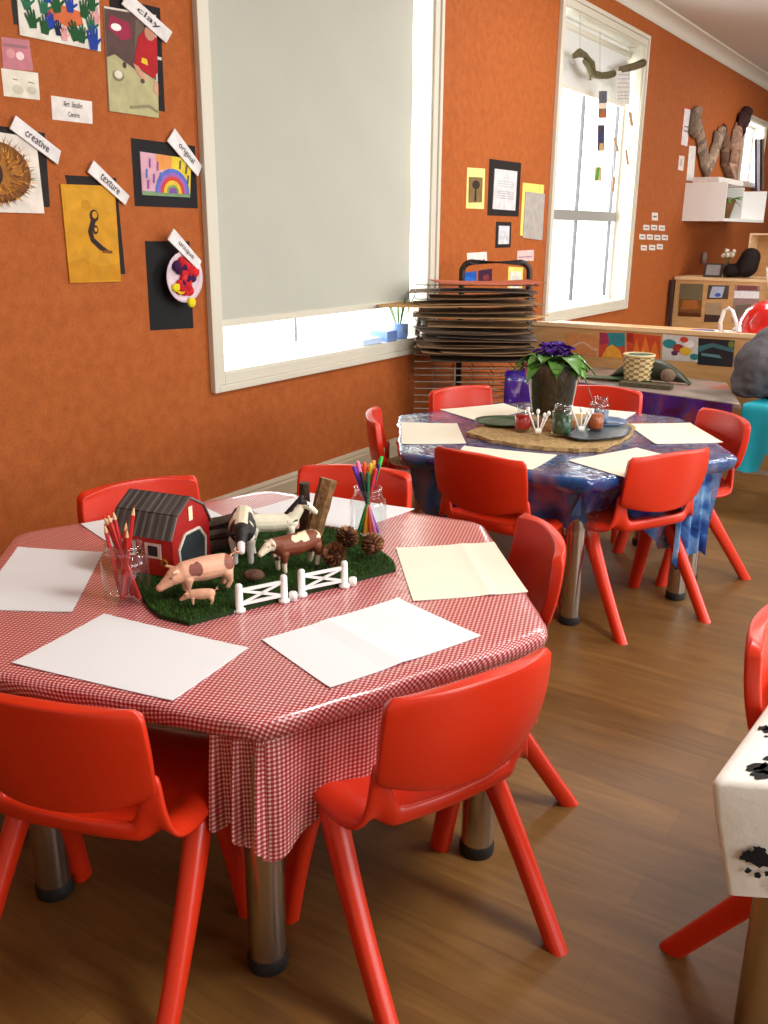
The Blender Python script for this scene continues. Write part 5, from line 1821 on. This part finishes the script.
# ------------------------------------------------------------------ plywood shelf unit (its back towards us) with pictures
dL0, dR0 = at(532, 321, .66), at(768, 335, .66)
dL, dR = Vector((dL0.x, dL0.y, 0)), Vector((dR0.x, dR0.y, 0))
dR = dL + (dR - dL) * 1.35
dv = (dR - dL); DL = dv.length
ang = math.atan2(dv.y, dv.x)
t = thing('shelf_unit', 'low blond plywood shelf unit with pictures on its back', 'shelf unit', dL, ang)
MB().box(0, DL, 0, .018, .02, .645).build('back_panel', 'plywood', t)
MB().box(-.01, DL + .01, -.010, .026, .640, .660).build('cap_rail', 'plyedge', t)
MB().box(.02, DL - .02, .018, .38, .617, .635).build('top_board', 'plywood', t)
MB().box(0, .02, .018, .37, .0, .617).box(DL - .02, DL, .018, .37, 0, .617).box(DL * .5, DL * .5 + .02, .018, .37, 0, .617).build('side_panel', 'plywood', t)
MB().box(.02, DL - .02, .018, .33, .30, .318).build('shelf_board', 'plywood', t)
drot = Matrix.Translation(dL) @ Matrix.Rotation(ang, 4, 'Z')
dn = Vector((math.sin(ang), -math.cos(ang), 0))     # towards the camera


def onpanel(x, y):
    d = ray(x, y); o_ = Vector((0, 0, HC))
    return o_ + d * ((dL - o_).dot(dn) / d.dot(dn))


def stuck(name, label, px, colr, shapes):
    Q = [onpanel(*p) for p in px]
    c = sum(Q, Vector()) / 4
    o = sheet_mesh(Q, .003, shapes, colr, normal=dn, org=c).build(name, 'artgloss', None, loc=c)
    return tag(o, label, 'picture', 'pictures along the plywood unit')


wave = [([(.0 + .1 * i, .42 + .14 * math.sin(i * .75 - 2.4)) for i in range(11)] + [(1 - .1 * i, .52 + .14 * math.sin((10 - i) * .75 - 2.4)) for i in range(11)], (222, 178, 150))]
stuck('wave_picture', 'orange picture with a pale wavy line, leftmost on the plywood', [(566, 333), (598, 335), (597, 357), (567, 353)], (206, 138, 82), wave)
stuck('abstract_picture', 'red, teal and yellow abstract print on the plywood', [(600, 332.5), (625, 333), (625, 359), (599, 357)], (200, 70, 50), [([(.35, .4), (1, .5), (1, 1), (.3, 1)], (40, 130, 140)), ([(.1, 0), (.95, 0), (.8, .35), (.5, .55), (.3, .4)], (226, 160, 50)), ([(.0, .5), (.4, .6), (.3, 1), (0, 1)], (160, 50, 80))])
stuck('flame_picture', 'orange and red flame-like print on the plywood', [(627, 332.5), (661, 336), (660, 361), (627, 359)], (200, 72, 38), [([(.1, .0), (.3, .8), (.4, .2), (.55, .95), (.7, .3), (.85, .8), (1, 0)], (226, 120, 50)), ([(.3, 0), (.5, .4), (.7, 0)], (236, 176, 90)), ([(0, .7), (.2, .6), (.2, 1), (0, 1)], (160, 40, 30))])
stuck('splash_picture', 'white print with teal, red and yellow splashes', [(663, 334), (699, 337), (698, 362), (662, 360)], (208, 206, 204), [(circle(.2, .65, .2, 10, 1, .9), (30, 130, 140)), (circle(.45, .5, .17, 9), (160, 40, 50)), (circle(.65, .4, .17, 9), (220, 180, 50)), (circle(.75, .7, .15, 9), (240, 236, 232)), (circle(.9, .2, .13, 9), (40, 130, 130)), (circle(.35, .3, .1, 8), (90, 40, 90)), (circle(.6, .85, .12, 8), (200, 60, 40))])
stuck('dark_picture', 'dark teal print, rightmost on the plywood', [(698.5, 338), (735, 340.5), (732.5, 367), (697.5, 364.5)], (16, 36, 44), [([(.0, .45), (.4, .7), (1, .55), (1, .7), (.4, .85), (0, .7)], (52, 108, 116)), ([(.1, .35), (.7, .3), (.6, .42), (.1, .45)], (90, 140, 146)), (circle(.92, .85, .1, 8, 1, 1.3), (110, 130, 60))])


def onunit(x, y, z, back=.0):
    return at(x, y, z)


# things lying on the shelf unit
hz = .636
def loc_top(px, back):           # a point on the unit's top, set back from the front edge
    d = onpanel(px, 334)
    return Vector((d.x, d.y, hz)) - dn * back
h_ = loc_top(763, .20)
t = thing('toy_helmet', 'glossy red toy fire helmet on the plywood unit', 'helmet', h_, R(-10))
t.scale = (1.15, 1.15, 1.15)
MB().lathe([(.135, .0), (.150, .003), (.150, .008), (.118, .016), (.112, .06), (.095, .105), (.06, .135), (.02, .146), (.001, .147)], 32, mat=Matrix.Diagonal((1.1, .95, 1, 1))).build('shell', 'helmet', t, True)
MB().tube([(-.125 * math.cos(a), -.02, .015 + .125 * math.sin(a)) for a in [pi * i / 14 for i in range(15)]], .007, 8).build('crest', 'helmet', t, True)
MB().tube([(-.128, -.05 + .02 * i, .02 + .0 * i) for i in range(4)], .010, 8).build('trim_band', 'white', t, True)
j_ = loc_top(725.5, .13)
o = MB().tube([(-.045, 0, .0), (-.052, 0, .05), (-.040, 0, .105), (-.020, 0, .118), (-.002, 0, .105), (.022, 0, .05), (.030, 0, .006), (.0, 0, .0), (-.045, 0, .004)], .0095, 10).build('plastic_loop', 'white', None, True, loc=(j_.x, j_.y, hz + .010), rot=(0, 0, R(20)))
tag(o, 'white plastic loop shaped like a jug handle beside red helmet', 'loop')
k_ = loc_top(709, .16)
t = thing('open_book', 'blue and white open book flat on the plywood unit', 'book', (k_.x, k_.y, hz), R(25))
MB().box(-.10, .0, -.07, .07, 0, .012, lin((40, 80, 160))).build('cover', 'matte', t)
MB().box(.0, .10, -.07, .07, 0, .010, lin((214, 220, 230))).build('page', 'matte', t)

# ------------------------------------------------------------------ painted table in front of the unit
PZ = .45
pa_, pb_ = at(600, 384.5, PZ), at(741, 404, PZ)
pv = (pb_ - pa_).normalized()
PL = 1.20
ang2 = math.atan2(pv.y, pv.x)
pm = pb_ - pv * PL + Vector((-pv.y, pv.x, 0)) * .26
t = thing('painted_table', 'low trapezoid table with paint smeared top before the plywood unit', 'table', (pm.x, pm.y, 0), ang2)
o = MB().prism([(0, -.26), (PL, -.26), (PL - .28, .225), (.24, .225)], PZ - .025, PZ).build('tabletop', 'paintwood', t)
mods(o, ('BEVEL', dict(width=.006, segments=2)))
for x, y in ((.10, -.2), (PL - .12, -.2), (.34, .17), (PL - .34, .17)):
    leg_bm(t, x, y, PZ - .027, .024)
trot = Matrix.Translation(t.location) @ Matrix.Rotation(ang2, 4, 'Z')
mb = MB()
drape(mb, trot @ Vector((.40, -.268, 0)), trot @ Vector((PL - .03, -.268, 0)), PZ - .004, lambda q: .12, lambda q, v: .012 * math.sin(q * 34) * v, 60, 8)
mb.build('front_skirt', 'darkpurple', None, True)
sk = bpy.data.objects['front_skirt']
tag(sk, 'dark purple plastic skirt hanging from front of painted table', 'table cover')
mb = MB()
P = []
for i in range(25):
    x = .015 + .38 * i / 24
    row = []
    for j in range(9):
        if j < 5: y, z = -.10 - .04 * j, PZ + .003 + .002 * math.sin(i * .8)
        else: y, z = -.268 - .006 * math.sin(i * .9), PZ + .003 - .05 * (j - 4)
        row.append(trot @ Vector((x, y, z)))
    P.append(row)
tag(mb.grid(P).build('plastic_cover', 'purple', None, True), 'shiny purple plastic sheet with white splashes on painted table', 'table cover')

# woven basket, bark bowl, ball, plank on the painted table
bz = PZ + .001


def ontab(x, y, z=bz): return at(x, y, z)


b0 = ontab(637, 381)
t = thing('woven_basket', 'small woven cane basket in front of the plywood pictures', 'basket', (b0.x, b0.y, bz + .008))
mb = MB()
n, k = 32, 9
P = []
for i in range(k + 1):
    z = .112 * i / k
    r0_ = .056 + .012 * i / k
    P.append([((r0_ + .005 * (1 if (i + j // 2) % 2 else -1)) * math.cos(2 * pi * j / n), (r0_ + .005 * (1 if (i + j // 2) % 2 else -1)) * math.sin(2 * pi * j / n), z) for j in range(n + 1)])
mb.grid(P, [lin((222, 202, 152)) if (i + j // 2) % 2 else lin((150, 122, 78)) for i in range(k) for j in range(n)])
mb.lathe([(.001, .002), (.056, .002)], 24, lin((180, 150, 100)))
mb.build('basket_body', 'matte', t, True)
MB().tube([(.068 * math.cos(2 * pi * j / 24), .068 * math.sin(2 * pi * j / 24), .112) for j in range(25)], .006, 8).build('rim', 'basket', t, True)
for i, (x, y) in enumerate(((.02, .01), (-.03, .0), (.0, -.03))):
    o = MB().ball((0, 0, 0), .028, 12, 8, lin((66, 104, 104)), (1, 1, .7)).build('teal_pebble', 'matte', None, True, loc=(b0.x + x, b0.y + y, bz + .108))
    tag(o, 'smooth dull teal pebble lying in the woven basket', 'pebble', 'pebbles in the woven basket')
b1 = ontab(645, 383)
mb = MB()
P = []
for i in range(17):
    u_ = -1 + i / 8
    prof_h = .10 * (1 - abs(u_) ** 2.2)
    P.append([(.19 * u_, .05 - .03 * math.sin(pi * v / 6), .004 + prof_h * v / 6) for v in range(7)])
mb.grid(P, lin((50, 56, 40)))
o = mb.build('bark_bowl', 'leaf', None, True, loc=(b1.x, b1.y + .02, bz), rot=(0, 0, ang))
mods(o, ('SOLIDIFY', dict(thickness=.006)))
tag(o, 'dark green curved leaf-shaped bowl standing behind the basket', 'bowl')
b2 = ontab(667, 384)
o = MB().ball((0, 0, .03), .034, 16, 12, lin((118, 98, 80)), (1, 1, .9)).build('seed_ball', 'bark', None, True, loc=(b2.x, b2.y, bz + .008)); tag(o, 'round brown seed ball right of the woven basket', 'ball')
b3 = ontab(655, 386)
o = MB().box(-.14, .09, -.028, .028, 0, .018, lin((86, 78, 60))).build('bark_plank', 'bark', None, loc=(b3.x, b3.y - .055, bz), rot=(0, 0, ang)); tag(o, 'flat weathered bark plank lying before the seed ball', 'plank')
b4 = ontab(606, 380)
mb = MB(); leaf_blade(mb, (-.15, 0, .004), (1, .05, 0), .36, .09, .02, lin((58, 84, 44)), .02)
o = mb.build('long_leaf', 'leaf', None, True, loc=(b4.x, b4.y, bz), rot=(0, 0, ang)); tag(o, 'long green leaf lying flat left of the basket', 'leaf')

# ------------------------------------------------------------------ teal table and grey garment at the right edge
tl = at(744, 404, .44)
ta = ang2
t = thing('small_table', 'table under the teal cloth at right edge', 'table', (tl.x, tl.y, 0), ta)
MB().box(.012, .90, .012, .42, .412, .436).build('tabletop', 'tabletop', t)
for x, y in ((.10, .34), (.82, .06), (.82, .34)):
    leg_bm(t, x, y, .414, .024)
lp = at(766, 523, 0)
inv = (Matrix.Translation(t.location) @ Matrix.Rotation(ta, 4, 'Z')).inverted() @ lp
leg_bm(t, inv.x, max(.05, inv.y), .414, .024)
tt = Matrix.Translation(t.location) @ Matrix.Rotation(ta, 4, 'Z')
mb = MB()
P = []
for i in range(37):
    x = -.002 + .91 * i / 36
    hang_ = .20 + .02 * math.sin(x * 30) + (.06 if x < .10 else 0) - (.05 if x > .18 else 0)
    row = []
    for j in range(15):
        if j < 5: y, z = .43 - .108 * j, .441
        else: y, z = -.006 - (.012 * math.sin(x * 60) + .01) * (j - 4) / 10, .440 - hang_ * (j - 4) / 10
        row.append(tt @ Vector((x, y, z)))
    P.append(row)
mb.grid(P)
mb.grid([[tt @ Vector((-.003 - .014 * (1 + math.sin(j * 1.3)) * v / 6, -.003 + .43 * j / 10, .441 - .045 * v)) for v in range(7)] for j in range(11)])
tag(mb.build('tablecloth', 'teal', None, True), 'teal cloth hanging over table at right edge', 'tablecloth')
g0 = at(772, 398, .445)
t2 = [((.0, 0, .13), .14, (.10, .02, .13), .15), ((-.07, -.02, .07), .075, (.08, 0, .08), .10), ((-.10, -.04, .03), .032, (.10, -.08, .035), .04), ((-.115, -.03, .055), .03, (-.02, -.09, .055), .035),
      ((-.10, -.03, .085), .026, (.0, -.10, .10), .03), ((-.06, -.03, .18), .06, (.06, 0, .21), .09), ((.0, .0, .20), .09, (.12, 0, .24), .1)]
o = fuse('grey_garment', [tuple(Vector(c) if hasattr(c, '__len__') else c for c in k) for k in t2], None, lambda p: (96, 94, 98), .008, 4, 'grey')
tx = bpy.data.textures.new('fleece folds', 'CLOUDS'); tx.noise_scale = .09; tx.noise_depth = 2
mods(o, ('DISPLACE', dict(texture=tx, strength=.045, mid_level=.5)))
o.data.materials.clear(); o.data.materials.append(M['grey'])
o.location = (g0.x - .035, g0.y + .05, .443)
tag(o, 'charcoal grey fleece garment bunched on the teal covered table', 'garment')

# ------------------------------------------------------------------ far cabinet with photographs
FY = 8.45
t = thing('far_cabinet', 'plywood cabinet with photographs on its back at far wall', 'cabinet', (WX + .03, FY, 0))
MB().box(0, 2.4, 0, .02, 0, .70).build('back_panel', 'plywood', t)
MB().box(-.01, 2.42, -.015, .40, .70, .725).build('top_board', 'plyedge', t)
MB().box(0, .025, .02, .39, 0, .70).box(2.375, 2.4, .02, .39, 0, .70).build('side_panel', 'plywood', t)


def onfar(x, y, yy=FY):
    d = ray(x, y)
    return Vector((0, 0, HC)) + d * (yy / d.y)


def far_pic(name, label, px, colr, shapes):
    Q = [onfar(*p) for p in px]
    c = sum(Q, Vector()) / 4
    o = sheet_mesh(Q, .004, shapes, colr, normal=Vector((0, -1, 0)), org=c).build(name, 'artgloss', None, loc=c)
    tag(o, label, 'picture', 'photographs on the far cabinet')


far_pic('landscape_picture', 'brown and gold landscape print, leftmost on far cabinet', [(680.5, 283.5), (703.5, 284), (701, 317), (678, 316)], (120, 80, 40), [([(0, .55), (1, .5), (1, 1), (0, 1)], (110, 104, 78)), ([(.1, .2), (.9, .25), (.8, .5), (.2, .5)], (170, 104, 50)), ([(0, 0), (1, 0), (1, .12), (0, .12)], (90, 44, 26))])
far_pic('photo_print', 'upper photo with blue on the far cabinet', [(708.5, 285), (729.5, 285.5), (728, 299), (707, 299)], (70, 62, 60), [([(.1, .1), (.7, .1), (.8, .9), (.2, .9)], (176, 190, 214)), (circle(.5, .3, .15, 8), (60, 90, 190))])
far_pic('photo_print', 'lower beige photo on the far cabinet', [(706, 302.5), (722, 303), (721, 322), (704, 322)], (168, 146, 116), [([(0, 0), (1, 0), (1, .35), (0, .4)], (60, 44, 44))])
far_pic('photo_print', 'tall bright photo behind the white handle', [(735, 285), (760, 286), (757, 322), (732, 322)], (150, 120, 116), [([(.0, .65), (1, .65), (1, .85), (0, .85)], (232, 230, 236)), ([(.1, .86), (.9, .88), (.9, 1), (.1, 1)], (120, 60, 60)), ([(.1, .1), (.8, .2), (.7, .5), (.1, .45)], (110, 96, 86))])
fz = .726
p = onfar(758, 278, FY + .2)
t = thing('wooden_box_shelf', 'open blond wooden box standing on the far cabinet', 'shelf', (onfar(744.5, 278, FY + .16).x, FY + .16, fz), 0)
MB().box(0, .60, 0, .28, 0, .015).box(0, .60, 0, .28, .36, .375).box(0, .018, 0, .28, .015, .36).box(.582, .60, 0, .28, .015, .36).build('box_frame', 'plyedge', t)
MB().box(.018, .582, .27, .28, .015, .36).build('back_board', 'plywood', t)
q = onfar(722, 279)
t = thing('flower_vase', 'small vase of white flowers on the far cabinet', 'vase', (q.x, FY + .15, fz))
MB().lathe([(.001, 0), (.03, 0), (.045, .05), (.03, .10), (.034, .115), (.03, .11), (.001, .09)], 16, lin((96, 110, 84))).build('vase_body', 'shiny', t, True)
mb = MB()
for i in range(10):
    a = rg.uniform(0, 2 * pi); l_ = rg.uniform(.02, .07)
    tip = (l_ * math.cos(a), l_ * math.sin(a), rg.uniform(.18, .24))
    mb.tube([(0, 0, .08), tip], .003, 5, lin((84, 110, 60))).ball(tip, .020, 8, 6, lin((206, 196, 176)))
mb.build('flowers', 'leaf', t, True)
q = onfar(737, 278)
t = fuse('black_animal_toy', [((.03, 0, .10), .095, (.05, 0, .17), .085), ((-.10, -.02, .06), .06, (.02, 0, .07), .06), ((.07, -.03, .20), .04, (.07, -.03, .21), .04)], None, lambda p: (36, 28, 28), .008, 3, 'matte')
t.location = (q.x + .01, FY + .14, fz)
tag(t, 'dark rounded soft toy beside the wooden box on far cabinet', 'soft toy')
q = onfar(709, 279)
t = thing('framed_photo', 'small propped photo frame left of the flower vase', 'photo frame', (q.x, FY + .10, fz))
MB().box(-.08, .08, -.006, .006, 0, .12, lin((70, 62, 60)), Matrix.Rotation(R(-14), 4, 'X')).build('frame_panel', 'matte', t)
MB().box(-.06, .06, -.010, -.005, .015, .105, lin((150, 146, 150)), Matrix.Rotation(R(-14), 4, 'X')).build('picture', 'matte', t)
q = onwall(702, 258, WX + .01)
o = MB().lathe([(.001, -.05), (.025, -.05), (.028, .0), (.02, .05), (.001, .055)], 12, lin((170, 160, 150))).build('wall_hook', 'matte', None, True, loc=(WX + .03, q.y, q.z)); tag(o, 'small grey hanging ornament on wall above the propped frame', 'ornament')
q = onfar(764, 262, FY - .3)
o = MB().box(-.09, .09, -.002, .002, 0, .30, lin((226, 222, 214))).build('paper_roll', 'matte', None, loc=(q.x + .12, FY - .035, .55), rot=(0, R(-12), 0)); tag(o, 'white sheet standing tilted at right of wooden box', 'paper')
q = onwall(668, 322)
o = MB().box(-.012, .012, -.03, .03, 0, .70, lin((64, 44, 40))).build('leaning_board', 'matte', None, loc=(WX + .05, 8.36, .0), rot=(0, R(-2.2), 0)); tag(o, 'thin dark board leaning on wall beside far cabinet', 'board')

# the curtain-side prop by the third table
o = MB().box(-.02, .02, -.015, .015, 0, .03, lin((150, 160, 170))).build('metal_clip', 'shiny', None, loc=at(775, 600, TZ), rot=(0, 0, .4))
bpy.data.objects.remove(o)

# ------------------------------------------------------------------ light
def area(name, loc, rot, sx, sy, power, col=(1, 1, 1)):
    l = bpy.data.lights.new(name, 'AREA')
    l.shape = 'RECTANGLE'; l.size = sx; l.size_y = sy; l.energy = power; l.color = col
    o = bpy.data.objects.new(name, l); COL.objects.link(o)
    o.location = loc; o.rotation_euler = rot
    return o


w = bpy.data.worlds.new('daylight'); scene.world = w
w.use_nodes = True
bg = w.node_tree.nodes['Background']
bg.inputs['Color'].default_value = (1, 1, 1, 1)
bg.inputs['Strength'].default_value = 3.0
for (W_, pw) in ((W1, 60), (W2, 75), (W3, 18)):
    area('window_daylight', (WX - .5, (W_[0] + W_[1]) / 2, (W_[2] + W_[3]) / 2 + .1), (0, R(-90), 0), W_[3] - W_[2], W_[1] - W_[0], pw, (.96, .985, 1))
area('ceiling_light', (.6, 1.6, 2.64), (0, 0, 0), 1.2, .5, 52, (1, .98, .94))
area('ceiling_light', (.6, 4.6, 2.64), (0, 0, 0), 1.2, .5, 44, (1, .98, .94))
area('ceiling_light', (.6, 8.2, 2.64), (0, 0, 0), 1.2, .5, 24, (1, .98, .94))
area('ceiling_light', (-1.35, 5.0, 2.63), (0, 0, 0), .5, 1.2, 20, (1, .98, .94))
area('ceiling_light', (-1.2, 9.6, 2.63), (0, 0, 0), .5, 1.2, 22, (1, .98, .94))
area('side_fill', (XR - .02, 1.5, 1.5), (0, R(90), 0), 1.6, 3.0, 85, (.95, .98, 1))  # added fill lamp out of view; the right wall has no window
area('side_fill', (XR - .02, 5.6, 1.5), (0, R(90), 0), 1.6, 2.4, 110, (.95, .98, 1))  # second added fill, brightens the orange wall between the windows
scene.view_settings.view_transform = 'Standard'
scene.view_settings.look = 'None'
scene.view_settings.exposure = .3
